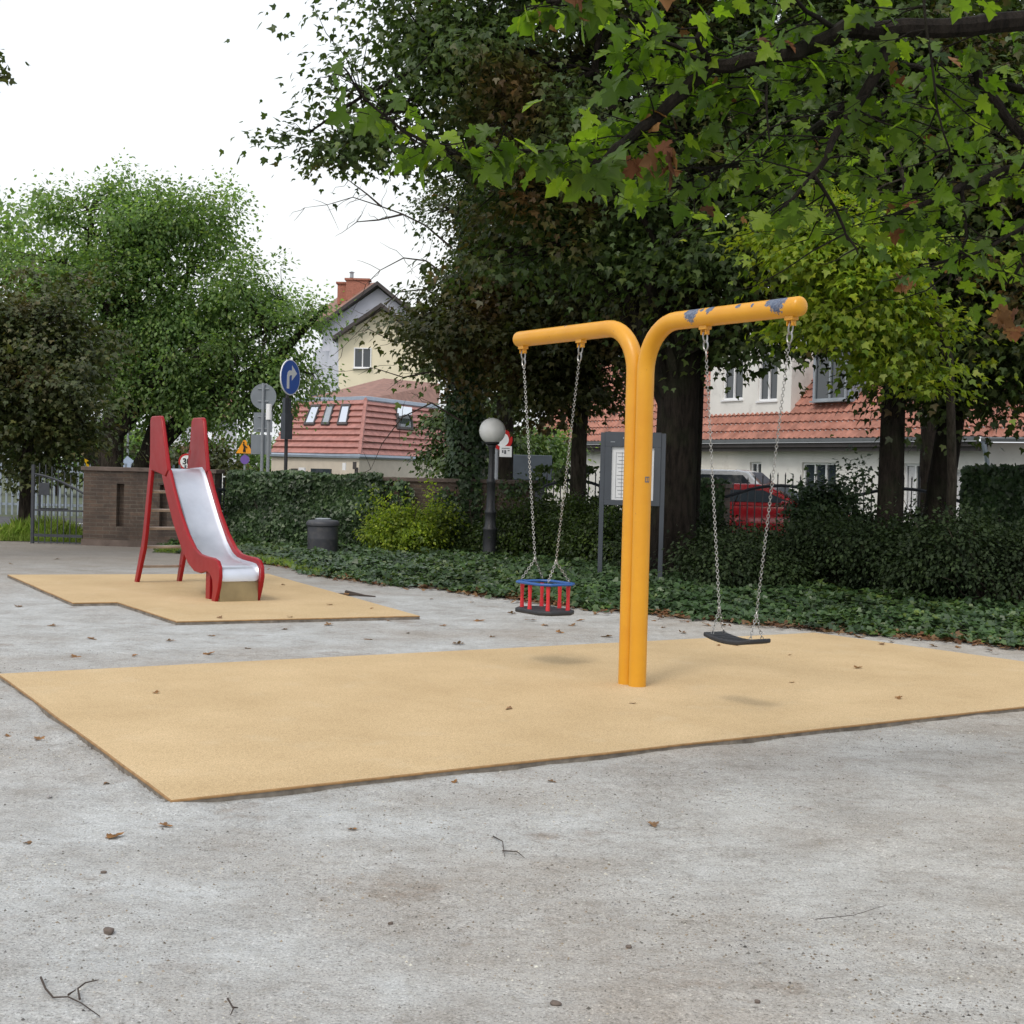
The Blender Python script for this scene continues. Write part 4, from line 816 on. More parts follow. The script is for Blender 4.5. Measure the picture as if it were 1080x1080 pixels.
q = D(772, 515, 34.0); car('silver estate car parked behind the red hatchback', (q.x, q.y, 0), -.42+PI*0, 'car_silver', 4.5, 1.78, 1.66, True)

# ------------------------------------------------------------------ vegetation
def lobe(u, v, Y, ru, rv): q = D(u, v, Y); return (q.x, Y, q.z, ru*Y/1550, max(.3, ru*Y/1550*.8), rv*Y/1550)
TG = 'tall maples along the fence'
# ivy clad tree
b = Vector((-.92, 26.6, 0))
tree('maple_tree', 'tall tree with an ivy clad trunk between the lime shrub and the globe lamp', 'tree', b, [b, (-.85, 26.6, 2), (-.80, 26.6, 4.5), (-.72, 26.6, 7), (-.6, 26.6, 10)], [.26, .22, .18, .13, .05],
     [(-.6, 26.4, 5.6, 1.1, 1.5, 1.6), (-1.2, 26.3, 3.8, .6, 1.1, .5), (.1, 26.5, 4.4, 1.5, 1.6, 1.3), (.3, 26.6, 7.4, 1.6, 1.7, 2.2), (-.6, 26.6, 8.6, 1.2, 1.5, 1.6)], 560, 54, .075, 'leaf_dark2', 11, tpl=KITE, spread=.25, nlimb=16, start=.25, group=TG, gr=.24)
b = Vector((.4, 24.8, 0))
# bronze leaved maple
b = Vector((1.12, 25.2, 0))
tree('maple_tree', 'slim maple with bronze tinted leaves between the globe lamp and the notice board', 'tree', b, [b, (1.12, 25.2, 2), (1.2, 25.2, 4.2), (1.25, 25.2, 7)], [.16, .135, .11, .06],
     [(-.4, 24.8, 4.3, 1.3, 1.2, .95), (-1.05, 24.6, 3.85, .7, .9, .45), (.3, 25, 3.6, 1.3, 1.2, .70), (1.4, 25, 4.4, 1.5, 1.4, 1.25), (.7, 25, 5.6, 1.6, 1.4, 1.2), lobe(575, 398, 25, 48, 30), lobe(635, 400, 25, 45, 34)], 760, 44, .095, 'leaf_bronze', 12, spread=.27, nlimb=14, group=TG, gr=.26)
# massive maple with the dark trunk right of the board
b = Vector((2.30, 20.9, 0))
tree('maple_tree', 'massive maple with the thick dark trunk right of the notice board', 'tree', b, [b, (2.30, 20.9, 1.2), (2.33, 20.9, 3.0), (2.4, 20.9, 5.5), (2.3, 21, 9), (2.2, 21, 12)], [.36, .31, .29, .24, .16, .06],
     [(-.4, 21, 7.6, 1.9, 1.8, 2.0), (-1.75, 20.8, 6.75, 1.15, 1.1, .65), (-2.3, 20.8, 5.95, .50, .6, .30), lobe(325, 110, 20.8, 26, 14), lobe(360, 160, 20.8, 34, 16), lobe(320, 140, 20.8, 14, 8), (-1.5, 20.8, 7.9, .9, 1.0, .6), (1.6, 20.8, 6.2, 2.0, 1.9, 2.4), (.5, 20.8, 4.9, 1.2, 1.1, .7), (3.2, 20.8, 4.6, 1.7, 1.6, 1.2), (4.4, 21, 7.4, 2.3, 2, 2.2), (2.0, 21, 9.6, 3.2, 2.4, 2.0), (-.6, 20.9, 9.6, 1.6, 1.6, 1.0)],
     1850, 42, .10, 'leaf_dark2', 13, bark='bark_dark', spread=.32, nlimb=26, start=.3, group=TG, gr=.28)
b = Vector((2.62, 21.9, 0))
tree('maple_tree', 'second dark trunk standing close behind the massive maple', 'tree', b, [b, (2.66, 21.9, 3), (2.9, 21.8, 7), (3.3, 21.8, 10)], [.17, .15, .12, .05],
     [(3.1, 22, 5.2, 1.6, 1.2, 1.3), (3.0, 22, 7.4, 1.8, 1.5, 1.5)], 240, 32, .13, 'leaf_dark', 14, bark='bark_dark', nlimb=9, group=TG)

# right trunks
p = D(938, 560, 21.3); b = Vector((p.x, 21.3, 0))
tree('maple_tree', 'upright slim maple trunk left of the leaning trunk on the right', 'tree', b, [b, (p.x, 21.3, 2.5), (p.x+.05, 21.3, 5), (p.x+.1, 21.3, 9)], [.20, .17, .14, .06],
     [(p.x-.3, 21.2, 4.2, 1.2, 1.0, 1.0), (p.x+.5, 21.2, 5.2, 1.7, 1.4, 1.3), (p.x, 21.3, 7.4, 2.2, 1.8, 1.8), (p.x+1.6, 21, 4.0, 1.3, 1.2, .9), lobe(775, 415, 21, 34, 12), lobe(765, 350, 21, 34, 18)], 900, 38, .105, 'leaf_dark2', 15, bark='bark_dark', nlimb=14, group=TG)
p = D(985, 570, 21.8); q = D(1006, 400, 21.8); b = Vector((p.x, 21.8, 0)); dx = (q.x-p.x)/(q.z-p.z)
tree('maple_tree', 'maple trunk leaning to the right beside the upright slim trunk', 'tree', b, [b, (p.x+dx*1.5-.05, 21.8, 1.5), (p.x+dx*3, 21.8, 3.0), (p.x+dx*5, 21.8, 5), (p.x+dx*8, 21.8, 9)], [.24, .20, .18, .14, .05],
     [(p.x+.4, 21.8, 4.3, 1.3, 1.2, 1.0), (p.x+1.6, 21.8, 4.8, 1.5, 1.3, 1.5), (p.x+.8, 21.8, 7.2, 2.2, 1.8, 2.0), (p.x+2.2, 21.8, 3.5, 1.0, 1.1, .7), lobe(985, 380, 21.5, 55, 26), lobe(1045, 400, 21.5, 40, 30)], 820, 38, .105, 'leaf_dark', 16, bark='bark_dark', nlimb=14, group=TG)
# thin sapling stem at the right and lime crown, its light put into the leaf colour
p = D(1000, 590, 18.6); b = Vector((p.x, 18.6, 0))
lm = lambda u, v, Y=17.2: D(u, v, Y)
tree('maple_tree', 'young maple with lime green leaves coloured as brightly lit in front of the dark crowns', 'tree', b, [b, (p.x+.02, 18.6, 1.5), (p.x-.15, 18.3, 3), (p.x-.7, 17.8, 4.4), (p.x-1.2, 17.4, 5.6)], [.075, .06, .05, .04, .02],
     [lobe(865, 250, 17.2, 62, 48), lobe(880, 325, 17.2, 50, 30), lobe(905, 285, 17.4, 55, 55), lobe(835, 215, 17.2, 28, 20), lobe(940, 350, 17.6, 60, 40), lobe(960, 392, 17.4, 30, 14)], 300, 38, .085, 'leaf_lime_lit', 17, spread=.23, flat=.14, nlimb=14, start=.5, group=TG, per=5, gr=.16)
# far right, fills the right edge
b = Vector((9.4, 20.4, 0))
tree('maple_tree', 'dark maple crown reaching in at the right edge above the ivy pier', 'tree', b, [b, (9.4, 20.4, 3), (9.3, 20.4, 7)], [.25, .2, .1],
     [(8.0, 20.2, 4.2, 1.6, 1.4, 1.3), (7.4, 20, 6.4, 2, 1.8, 1.8), (9.2, 20.4, 7, 2, 2, 2)], 600, 38, .11, 'leaf_dark2', 18, bark='bark_dark', nlimb=12, group=TG)
# backing row behind the fence to close the canopy
for i, (x, Y, lab) in enumerate(((3.2, 31, 'dense old maple across the path behind the massive trunk'), (8.5, 30, 'dense old maple in front of the long white house roof'), (-.2, 32, 'loose pale maple behind the ivy clad tree'))):
    b = Vector((x, Y, 0)); lobes = [(x, Y, 8.4, 4.2, 2.2, 3.4), (x-2.0, Y, 6.6, 2.2, 1.6, 1.5), (x+2.2, Y, 6.9, 2.2, 1.6, 1.6), (x, Y, 12, 3.5, 2, 2)]
    if i == 2: lobes = [(1.3, Y, 6.5, 1.7, 1.5, 3.0), (.3, Y, 10.0, 2.2, 1.6, 2.2), (-.6, Y, 4.2, 1.2, 1.2, .9)]
    if i == 1: lobes = [(x, Y, 8.8, 3.8, 2.2, 2.6), (x+2.2, Y, 7.6, 2.4, 1.6, 1.6), (x, Y, 12, 3.5, 2, 2)]
    tree('maple_tree', lab, 'tree', b, [b, (x, Y, 4), (x, Y, 8), (x, Y, 11)], [.22, .19, .13, .05], lobes, 520 if i < 2 else 260, 30, .17 if i < 2 else .15, 'leaf_dark' if i < 2 else 'leaf_dark2', 30+i, bark='bark_dark', spread=.5, nlimb=12, group=TG)
# left side
b = Vector((-9.5, 28.6, 0))
tree('bronze_tree', 'low dense tree with dark bronze foliage hanging over the gate', 'tree', b, [b, (-9.45, 28.6, 1.4), (-9.4, 28.6, 3), (-9.3, 28.6, 4.5)], [.13, .11, .09, .04],
     [(-9.75, 28.8, 4.0, 1.3, 1.4, 1.25), (-8.75, 28.6, 3.2, .75, 1.1, 1.1), (-10.4, 28.6, 3.3, 1.6, 1.3, 1.5), (-9.3, 28.4, 2.4, 1.45, 1.1, .8), (-8.95, 28.3, 1.5, .35, .4, .6), (-8.7, 28.3, 2.0, .4, .5, .4), (-10.6, 28.8, 2.2, .9, .8, .6)], 760, 50, .095, 'leaf_olive', 21, tpl=STAR, spread=.25, nlimb=12, start=.4)
b = Vector((-9.7, 36, 0)); Yb = 36.
root = tree('willow_leaved_tree', 'broad bright green tree with splayed trunks behind the slide', 'tree', b, [b, (-9.9, 36, 1.2), (-9.8, 36, 2.4), (-9.4, 36, 4.5), (-9.2, 36, 7.5)], [.42, .34, .27, .18, .05],
     [lobe(150, 240, Yb, 85, 50), lobe(205, 235, Yb, 55, 45), lobe(85, 270, Yb, 70, 62), lobe(240, 300, Yb, 55, 55), lobe(170, 330, Yb, 105, 70), lobe(285, 345, Yb, 45, 38), lobe(110, 390, Yb, 70, 45), lobe(200, 405, Yb, 75, 35), lobe(250, 385, Yb, 55, 48), lobe(318, 335, Yb, 26, 22), lobe(295, 395, Yb, 28, 30), lobe(30, 260, Yb, 40, 38), lobe(170, 205, Yb, 30, 22), lobe(170, 415, Yb, 70, 28), lobe(225, 425, Yb, 55, 20), lobe(115, 205, Yb, 18, 14), lobe(265, 250, Yb, 16, 20), lobe(70, 215, Yb, 14, 12)],
     1250, 64, .105, 'leaf_green', 22, tpl=KITE, spread=.26, nlimb=40, start=.25, shell=.55, flat=.85, limb_r=.55, per=9, gr=.36)
mb = MB()
for pts, rr_ in (([(-9.6, 36, 0), (-9.0, 36, 1.6), (-7.6, 35.9, 3.1), (-5.9, 35.8, 4.0), (-4.6, 35.7, 5.4)], [.28, .24, .20, .13, .05]), ([(-9.8, 36, .3), (-10.2, 36, 1.6), (-11.3, 36, 2.3), (-12.3, 36, 3.4)], [.26, .2, .16, .08]), ([(-9.5, 36, 0), (-9.1, 36, 1.2), (-8.7, 36, 2.6), (-8.2, 36, 5)], [.26, .22, .18, .07])):
    mb.tube(pts, rr_, 10)
mb.build('side_trunk', 'bark_dark', root, smooth=True, off=b)
b = Vector((-16.5, 44, 0)); tree('pale_tree', 'hazy pale green tree at the far left behind the bronze tree', 'tree', b, [b, (-16.5, 44, 4), (-16.4, 44, 8)], [.25, .2, .06], [(-15.4, 44, 7.6, 1.9, 1.5, 1.5), (-16.5, 44, 6, 3, 2, 2.4)], 260, 30, .2, 'leaf_green', 24, tpl=KITE, spread=.5)
b = Vector((-9.6, 19.5, 0)); tree('maple_tree', 'leafy branch tip poking in at the upper left edge of the sky', 'tree', b, [b, (-9.7, 19.5, 4), (-9.5, 19.5, 8)], [.25, .2, .08], [(-8.9, 19.5, 7.0, 1.5, 1.2, 1.0), (-7.2, 19.5, 6.8, .42, .4, .25), (-6.85, 19.5, 6.5, .22, .3, .12), (-6.8, 19.5, 7.1, .12, .2, .1), (-9.3, 19.5, 8.6, 1.8, 1.5, 1.0)], 170, 22, .12, 'leaf_dark', 25, spread=.14, nlimb=10, per=0)
# distant street trees
DT = 'trees along the far street'
for i, (u, Y, h_, w_, lf, lab) in enumerate(((215, 62, 3.4, 26, 'leaf_bronze', 'small rusty street tree beside the pale villa'), (150, 66, 4.0, 50, 'leaf_hedge_green', 'mid green far tree right of the small pale blue sign'), (110, 60, 3.2, 40, 'leaf_green', 'far green tree behind the splayed trunks'), (520, 52, 4.6, 38, 'leaf_hedge_green', 'green far tree right behind the white globe lamp'), (475, 62, 5.4, 40, 'leaf_hedge_green', 'green far tree behind the ivy clad trunk'), (566, 56, 4.4, 26, 'leaf_green', 'green far tree at the left end of the long white house'), (60, 62, 4.2, 60, 'leaf_hedge_green', 'dark green far tree beyond the gate'), (262, 88, 4.2, 34, 'leaf_green', 'light green far tree behind the road work sign'))):
    q = D(u, 500, Y); b = Vector((q.x, Y, 0)); w_ = w_*Y/1550
    tree('street_tree', lab, 'tree', b, [b, (q.x, Y, h_*.4), (q.x+.1, Y, h_*.8)], [.14, .11, .05], [(q.x, Y, h_*.62, w_, w_*.8, h_*.34), (q.x-w_*.5, Y, h_*.45, w_*.6, w_*.5, h_*.3), (q.x+w_*.5, Y, h_*.5, w_*.6, w_*.5, h_*.28)], 130, 34, .2, lf, 40+i, tpl=KITE, spread=.4, nlimb=6, twigs=i == 0, group=DT)

# shrubs
def shrub(label, x, y, w, h, n, leaf, seed, size=.055, tpl=KITE, group=None, name='shrub', spread=.13, sprigs=0):
    r = random.Random(seed); root = empty(name, (x, y, 0), 0, label, 'shrub', group)
    lobes = [(0, 0, h*.45, w*.42, w*.34, h*.42)]+[(r.uniform(-.36, .36)*w, r.uniform(-.25, .25)*w, r.uniform(.35, .72)*h, w*r.uniform(.16, .26), w*r.uniform(.15, .22), h*r.uniform(.16, .28)) for _ in range(7)]
    for _ in range(sprigs): a = r.uniform(-.4, .4)*w; lobes.append((a, r.uniform(-.1, .1), h*r.uniform(.9, 1.12), .08, .08, h*.16))
    c = canopy('foliage', lobes, n//24, 24, size, leaf, root, (0, 0, 0), seed, tpl, spread, .7, .35, zmin=.03)
    mb = MB()
    for p in c[::max(1, len(c)//40)]: mb.tube(bend((p[0]*.25, p[1]*.25, 0), p, 4, .05, .03, r), [.012, .010, .008, .006, .004], 4, False)
    mb.build('stems', 'twig', root); return root
HG = 'dark shrubs in front of the fence'
desc = ['mid green shrub right behind the toddler swing', 'shrub just left of the notice board post', 'shrub filling the space under the notice board', 'dark shrub just right of the notice board', 'dark shrub beneath the brick pier and below the flat swing chains', 'dark shrub in front of the red car', 'dark shrub left of the rounded bush', 'dark shrub at the foot of the upright slim trunk', 'dark shrub at the foot of the leaning trunk', 'dark shrub in front of the ivy clad pier', 'dark shrub cut by the right edge of the picture', 'shrub between the ivy clad trunk and the globe lamp', 'low dark shrub behind the flat swing seat']
us = [565, 612, 662, 716, 772, 826, 872, 925, 975, 1030, 1085, 545, 800]; vs_ = [594, 598, 604, 611, 616, 621, 626, 633, 638, 645, 652, 590, 630]; hs = [1.25, 1.25, 1.15, 1.05, .85, .85, 1.0, 1.1, 1.1, 1.2, 1.25, .85, .75]
for i in range(13):
    q = G(us[i], vs_[i]); shrub(desc[i], q.x, q.y+.8, 1.9, hs[i], 11000, 'leaf_hedge_green' if i in (0, 1, 2, 11) else 'leaf_hedge', 60+i, .055, group=HG, sprigs=2 if i % 3 == 0 else 0)
HB = 'dark shrubs behind the front row'
for i, (u, lab) in enumerate(((690, 'taller dark shrub behind the front row beside the thick trunk'), (750, 'dark shrub hugging the narrow brick pier'), (905, 'dark shrub between the rounded bush and the upright trunk'), (960, 'dark shrub wedged between the two slim trunks'), (600, 'leafy shrub by the slim bronze maple trunk'))):
    q = onf(u)-Vector((.4, .75)); shrub(lab, q.x, q.y, 1.7, (1.25, .75, 1.15, 1.2, 1.25)[i], 5000, 'leaf_hedge' if i < 4 else 'leaf_hedge_green', 90+i, .07, group=HB)
q = onf(880)-Vector((.2, .6)); shrub('large rounded dark bush with a few rust red tips before the fence', q.x, q.y, 1.35, 1.55, 9000, 'leaf_ivy', 80, .065, IVY, sprigs=5, name='rounded_bush')
q = D(428, 570, 25.3); shrub('lime green shrub left of the ivy clad trunk', q.x, q.y, 1.75, 1.05, 9000, 'leaf_shrub_lime', 81, .06, sprigs=7, spread=.11)
q = D(462, 560, 25.7); shrub('smaller darker shrub touching the ivy clad trunk', q.x-.15, q.y+.2, .8, .75, 4000, 'leaf_hedge_green', 82, .055, sprigs=2)

shrub('leafy shrub behind the short spiked fence piece', -5.1, 27.6, 1.5, 1.3, 4000, 'leaf_hedge_green', 97, .07)
# ivy on surfaces
def ivy_box(label, p, q, z0, z1, n, seed, dep=.18, leaf='leaf_ivy', over=.15, size=.075, dens=None, name='climbing_ivy'):
    r = np.random.default_rng(seed); p = np.array([p[0], p[1]]); q = np.array([q[0], q[1]]); d = q-p; Ln = np.linalg.norm(d); d /= Ln; nn = np.array([d[1], -d[0]])
    root = empty(name, (p[0], p[1], 0), 0, label, 'ivy'); s = r.random(n)*Ln; z = z0+(z1-z0)*r.random(n)
    bulge = .5+.5*np.sin(s*3.1+np.sin(z*4)*1.4)*np.cos(z*3.7+s*1.3); top = r.random(n) < .28
    z = np.where(top, z1+over*(.15+bulge*r.random(n)), z); off_ = np.where(top, -r.random(n)*.45, 0)+dep*(.15+.85*bulge)*r.random(n)**.5
    if dens is not None: m = dens(s/Ln, z, r); s, z, off_, top = s[m], z[m], off_[m], top[m]; n = len(s)
    P = np.stack([p[0]+d[0]*s+nn[0]*off_, p[1]+d[1]*s+nn[1]*off_, z], 1); N = np.stack([nn[0]*np.ones(n), nn[1]*np.ones(n), .3+.9*top], 1)+.45*r.normal(size=(n, 3)); T = np.stack([.5*r.normal(size=n), .5*r.normal(size=n), -1+.5*r.random(n)], 1)
    leaves('foliage', P, N, T, size*(.6+.8*r.random(n)), IVY, leaf, root, (p[0], p[1], 0)); mb = MB(); rr = random.Random(seed)
    for k in range(int(Ln*3)): s0 = rr.random()*Ln; mb.tube(bend((d[0]*s0+nn[0]*.03, d[1]*s0+nn[1]*.03, 0), (d[0]*(s0+rr.uniform(-.4, .4))+nn[0]*.05, d[1]*s0+nn[1]*.05, z1*rr.uniform(.6, 1)), 5, .05, 0, rr), .010, 4, False)
    mb.build('stems', 'twig', root); return root
ivy_box('thick dark ivy draped over the brick wall behind the slide and bin', (-5.05, 26.2), (-2.35, 26.22), .0, 1.27, 19000, 101, .34, over=.14, size=.065)
ivy_box('thin ivy creeping along the brick wall behind the lime shrub', (-2.4, 26.25), (.40, 26.28), .0, 1.2, 2600, 102, .15, dens=lambda s, z, r: (np.sin(s*17)+np.cos(z*5+s*6) > .25) | (z < .35))
pr = onf(1023); ivy_box('dense ivy covering the tall pier at the right edge', pr-fd*.12, pr+fd*1.6, .0, 1.62, 12000, 103, .22, over=.16)
pr = onf(738); ivy_box('ragged dark ivy on the narrow pier beside the red car', pr-fd*.05, pr+fd*.42, .0, 1.32, 2600, 104, .14)
ivy_box('thin ivy wisps over the fence panel left of the notice board', onf(562), onf(650), .3, 1.5, 1800, 105, .2, 'leaf_hedge_green', dens=lambda s, z, r: np.sin(s*23)*np.cos(z*4) > .1)
# ivy on the trunk
n = 9500; r = np.random.default_rng(106); z = 6.5*r.random(n)**1.1; a = r.random(n)*2*PI; rad = (.30+.10*np.sin(z*2.7+a*2)*np.cos(a+z))*(1-z*.055)+.08*r.random(n)+.05*(z < .7)
rt = empty('climbing_ivy', (-.88, 26.6, 0), 0, 'shaggy dark ivy wrapped round the tree trunk left of the globe lamp', 'ivy')
P = np.stack([np.cos(a)*rad+.012*z, np.sin(a)*rad, z], 1); N = np.stack([np.cos(a), np.sin(a), .4+0*a], 1)+.45*r.normal(size=(n, 3)); T = np.stack([.5*r.normal(size=n), .5*r.normal(size=n), -1+.4*r.random(n)], 1)
leaves('foliage', P, N, T, .08*(.6+.8*r.random(n)), IVY, 'leaf_ivy', rt); mb = MB()
for k in range(8): aa = k*.8; mb.tube([(math.cos(aa+zz*.3)*.24, math.sin(aa+zz*.3)*.24, zz) for zz in (0, 1, 2, 3, 4)], .018, 5)
mb.build('stems', 'twig', rt)

# ivy ground cover
edge = [G(*p) for p in ((196, 584), (232, 590), (262, 593), (300, 598), (330, 607), (370, 613), (420, 618), (470, 623), (520, 629), (600, 640), (700, 650), (760, 655), (850, 663), (960, 673), (1080, 684), (1400, 722))]
EX = np.array([e.x for e in edge]); EY = np.array([e.y for e in edge])
mb = MB(); back = [(EX[-1]+.5, 24.2), (7.3, 23.2), (.45, 26.3), (-5.3, 26.3)]
fine_e = []
for i in range(len(edge)-1):
    for k in range(4): t_ = k/4; fine_e.append((edge[i].x+(edge[i+1].x-edge[i].x)*t_, edge[i].y+(edge[i+1].y-edge[i].y)*t_+random.uniform(-.08, .10)))
mb.add([(x, y+.05, .012) for x, y in fine_e]+[(x, y, .012) for x, y in back], [tuple(range(len(fine_e)+4))]); tag(mb.build('flower_bed', 'soil'), kind='structure')
r = np.random.default_rng(110); n = 190000; x = -6+15.5*r.random(n); y = 12+14.3*r.random(n)
ye = np.interp(x, EX, EY)+.16*np.sin(x*5.1)+.10*np.sin(x*11.7+1)+.06*np.sin(x*29)+r.exponential(.05, n)*-1
back_y = np.where(x < .45, 26.2, 26.3-(x-.45)*.471); m = (y > ye) & (y < back_y)
m &= (y < ye+3.5) | (r.random(n) < .5)
pr_ = 1/(1+np.exp(-(y-ye)*9)); m &= r.random(n) < pr_*1.2
# grassier, thinner cover near the slide
thin = (x < -3.4) & (y < 25.3); m &= ~(thin & (r.random(n) < .45))
x, y, ye = x[m], y[m], ye[m]; n = len(x); cov = np.clip((y-ye)/.6, .25, 1); z = .02+cov*(.10+.06*np.sin(x*3.7)*np.cos(y*4.1)+.04*np.sin(x*9+y*7))*(.35+.65*r.random(n)**.5)
lightm = (np.sin(x*1.3+2)+np.sin(x*3.1+y*1.1)*.6+(x < -1)*.8+1.1*r.normal(size=n)) > 1.1
P = np.stack([x, y, z], 1); N = np.array([0, -.25, 1.])+.42*r.normal(size=(n, 3)); T = np.stack([r.normal(size=n), r.normal(size=n)-.4, .15*r.normal(size=n)-.15], 1); sz = .075*(.55+.8*r.random(n))
o = leaves('ivy_ground_cover', P[~lightm], N[~lightm], T[~lightm], sz[~lightm], IVY, 'leaf_ivy'); tag(o, 'glossy dark ivy carpeting the bed along the fence', 'ivy', kind='stuff')
o = leaves('ground_cover', P[lightm], N[lightm], T[lightm], sz[lightm], IVY, 'leaf_ivy_light'); tag(o, 'brighter green creeping plants mixed into the ivy bed', 'ground cover', kind='stuff')
# leaf litter along the bed edge
n = 3600; x = -4.5+13.5*r.random(n); k_ = 1+.5*(x > -.5); y = np.interp(x, EX, EY)-r.exponential(.15, n)+.35*r.random(n)
keepm = (r.random(n) < np.where(x > -.8, 1, .3)); x, y = x[keepm], y[keepm]; n = len(x)
P = np.stack([x, y, .012+.02*r.random(n)+.12*np.clip(y-np.interp(x, EX, EY), 0, 1)*r.random(n)], 1); N = np.array([0, 0, 1.])+.35*r.normal(size=(n, 3)); T = np.stack([r.normal(size=n), r.normal(size=n), .1*r.normal(size=n)], 1)
o = leaves('leaf_litter', P, N, T, .065*(.5+.9*r.random(n)), STAR, 'leaf_litter'); tag(o, 'brown fallen leaves gathered along the edge of the ivy bed', 'leaf litter', kind='stuff')
# grass beyond the gate, plus weeds
n = 26000; x = -15.5+8.6*r.random(n); y = 26.7+1.45*r.random(n); gx = G(0, 570).x
P = np.stack([x, y, .01+0*x], 1); N = np.stack([r.normal(size=n), r.normal(size=n)-.6, .3+0*x], 1); T = np.stack([.3*r.normal(size=n), .3*r.normal(size=n), 1+0*x], 1)
hgt = .10+.30*np.clip(np.sin(x*2.1+1)*np.sin(y*3)+.5*(x < -9.2), 0, 1); o = leaves('grass', P, N, T, hgt*(.5+.8*r.random(n)), BLADE, 'grass_blade'); tag(o, 'bright grass beyond the open gate', 'grass', kind='stuff')
n = 5000; x = -5.9+3.3*r.random(n); y = np.interp(x, EX, EY)+.9*r.random(n)-.05; P = np.stack([x, y, .01+0*x], 1); N = np.stack([r.normal(size=n), r.normal(size=n)-.6, .3+0*x], 1); T = np.stack([.5*r.normal(size=n), .5*r.normal(size=n), 1+0*x], 1)
o = leaves('grass_tuft', P, N, T, .09*(.5+.8*r.random(n)), BLADE, 'grass_blade'); tag(o, 'short grass and weeds between the slide and the bin', 'grass', kind='stuff')

# near maple, its limbs reaching in from the right
NB = Vector((4.9, 6.6, 0)); nm = empty('near_maple', NB, 0, 'near maple reaching in overhead from the right with large bright green leaves', 'tree')
def B3(pts): return [D(u, v, Y) for u, v, Y in pts]
limbs = [([(1500, -60, 6.5), (1250, -10, 6.2), (1080, 22, 6.0), (990, 30, 5.9), (890, 30, 5.8), (850, 50, 5.8), (805, 62, 5.7), (750, 70, 5.7), (720, 98, 5.7), (690, 127, 5.7), (650, 156, 5.6), (615, 181, 5.6)], .048, .016),
 ([(615, 181, 5.6), (603, 160, 5.6), (575, 160, 5.5), (487, 163, 5.5), (453, 153, 5.4), (413, 127, 5.4), (380, 97, 5.4), (358, 66, 5.4)], .011, .003),
 ([(946, 36, 5.9), (918, 88, 5.8), (891, 128, 5.8), (874, 158, 5.7), (858, 184, 5.7), (822, 222, 5.6)], .026, .005),
 ([(1000, 80, 6.4), (950, 68, 6.3), (913, 64, 6.2), (900, 52, 6.2)], .016, .008), ([(1080, 95, 6.5), (1024, 83, 6.4), (1000, 80, 6.4)], .02, .016),
 ([(1024, 62, 6.2), (1032, 90, 6.2), (1058, 119, 6.2), (1082, 150, 6.2), (1110, 190, 6.3)], .02, .024), ([(1110, 165, 6.3), (1060, 180, 6.2), (1013, 197, 6.1), (975, 215, 6.0), (930, 232, 6.0)], .026, .006),
 ([(891, 110, 6.3), (852, 142, 6.2), (820, 155, 6.2), (788, 167, 6.1), (745, 182, 6.0), (700, 200, 6.0)], .020, .004),
 ([(975, -20, 5.6), (982, 60, 5.6), (995, 140, 5.6), (1008, 192, 5.7)], .006, .003), ([(978, 80, 6.2), (960, 110, 6.2), (925, 124, 6.1), (905, 118, 6.1)], .009, .004),
 ([(750, 70, 5.7), (735, 40, 5.6), (750, 10, 5.6)], .014, .006), ([(750, 70, 5.7), (712, 48, 5.6), (680, 30, 5.6), (650, -10, 5.5)], .010, .004), ([(880, 30, 5.8), (850, 12, 5.7), (820, -15, 5.6)], .012, .006), ([(805, 62, 5.7), (808, 110, 5.6), (812, 150, 5.6)], .007, .003),
 ([(858, 184, 5.7), (890, 240, 5.7), (905, 268, 5.7)], .008, .003), ([(1110, 190, 6.3), (1090, 260, 6.3), (1060, 300, 6.3)], .018, .005), ([(1013, 197, 6.1), (1020, 250, 6.1), (1000, 300, 6.1)], .010, .004), ([(690, 127, 5.7), (665, 150, 5.7), (650, 142, 5.7)], .006, .003), ([(1080, 240, 6.2), (1020, 270, 6.1), (960, 290, 6.0)], .010, .003),
 ([(640, -30, 5.2), (600, -5, 5.1), (560, 10, 5.1)], .012, .003), ([(1500, -60, 6.5), (1300, -80, 5.4), (1050, -60, 5.0), (800, -50, 5.0), (640, -30, 5.2)], .03, .012), ([(1400, 60, 6.6), (1250, 120, 6.4), (1110, 165, 6.3)], .04, .03)]
rr = random.Random(5); mb = MB(); SM = []
for pts, ra, rb in limbs:
    q = B3(pts); f_ = [q[0]]
    for i in range(len(q)-1):
        for k in (1, 2, 3): f_.append(q[i].lerp(q[i+1], k/3)+(Vector([rr.uniform(-1, 1)*.012 for _ in range(3)]) if k < 3 else Vector()))
    m_ = len(f_); mb.tube(f_, [ra+(rb-ra)*i/(m_-1) for i in range(m_)], 8)
    for i in range(m_-1): SM.append((f_[i], ra+(rb-ra)*i/(m_-1), (f_[i+1]-f_[i]).length))
mb.tube([NB, NB+Vector((0, 0, 1.5)), NB+Vector((-.1, 0, 3.4)), NB+Vector((-.1, .1, 5))], [.24, .2, .16, .06], 14)
st_ = D(1500, -60, 6.5); mb.tube([NB+Vector((-.05, 0, 2.6)), (NB+Vector((-.05, 0, 2.9))+st_)/2+Vector((0, 0, .15)), st_], [.10, .07, .048], 10)
st_ = D(1400, 60, 6.6); mb.tube([NB+Vector((-.02, 0, 2.1)), st_], [.08, .04], 10)
LP = []; LT = []
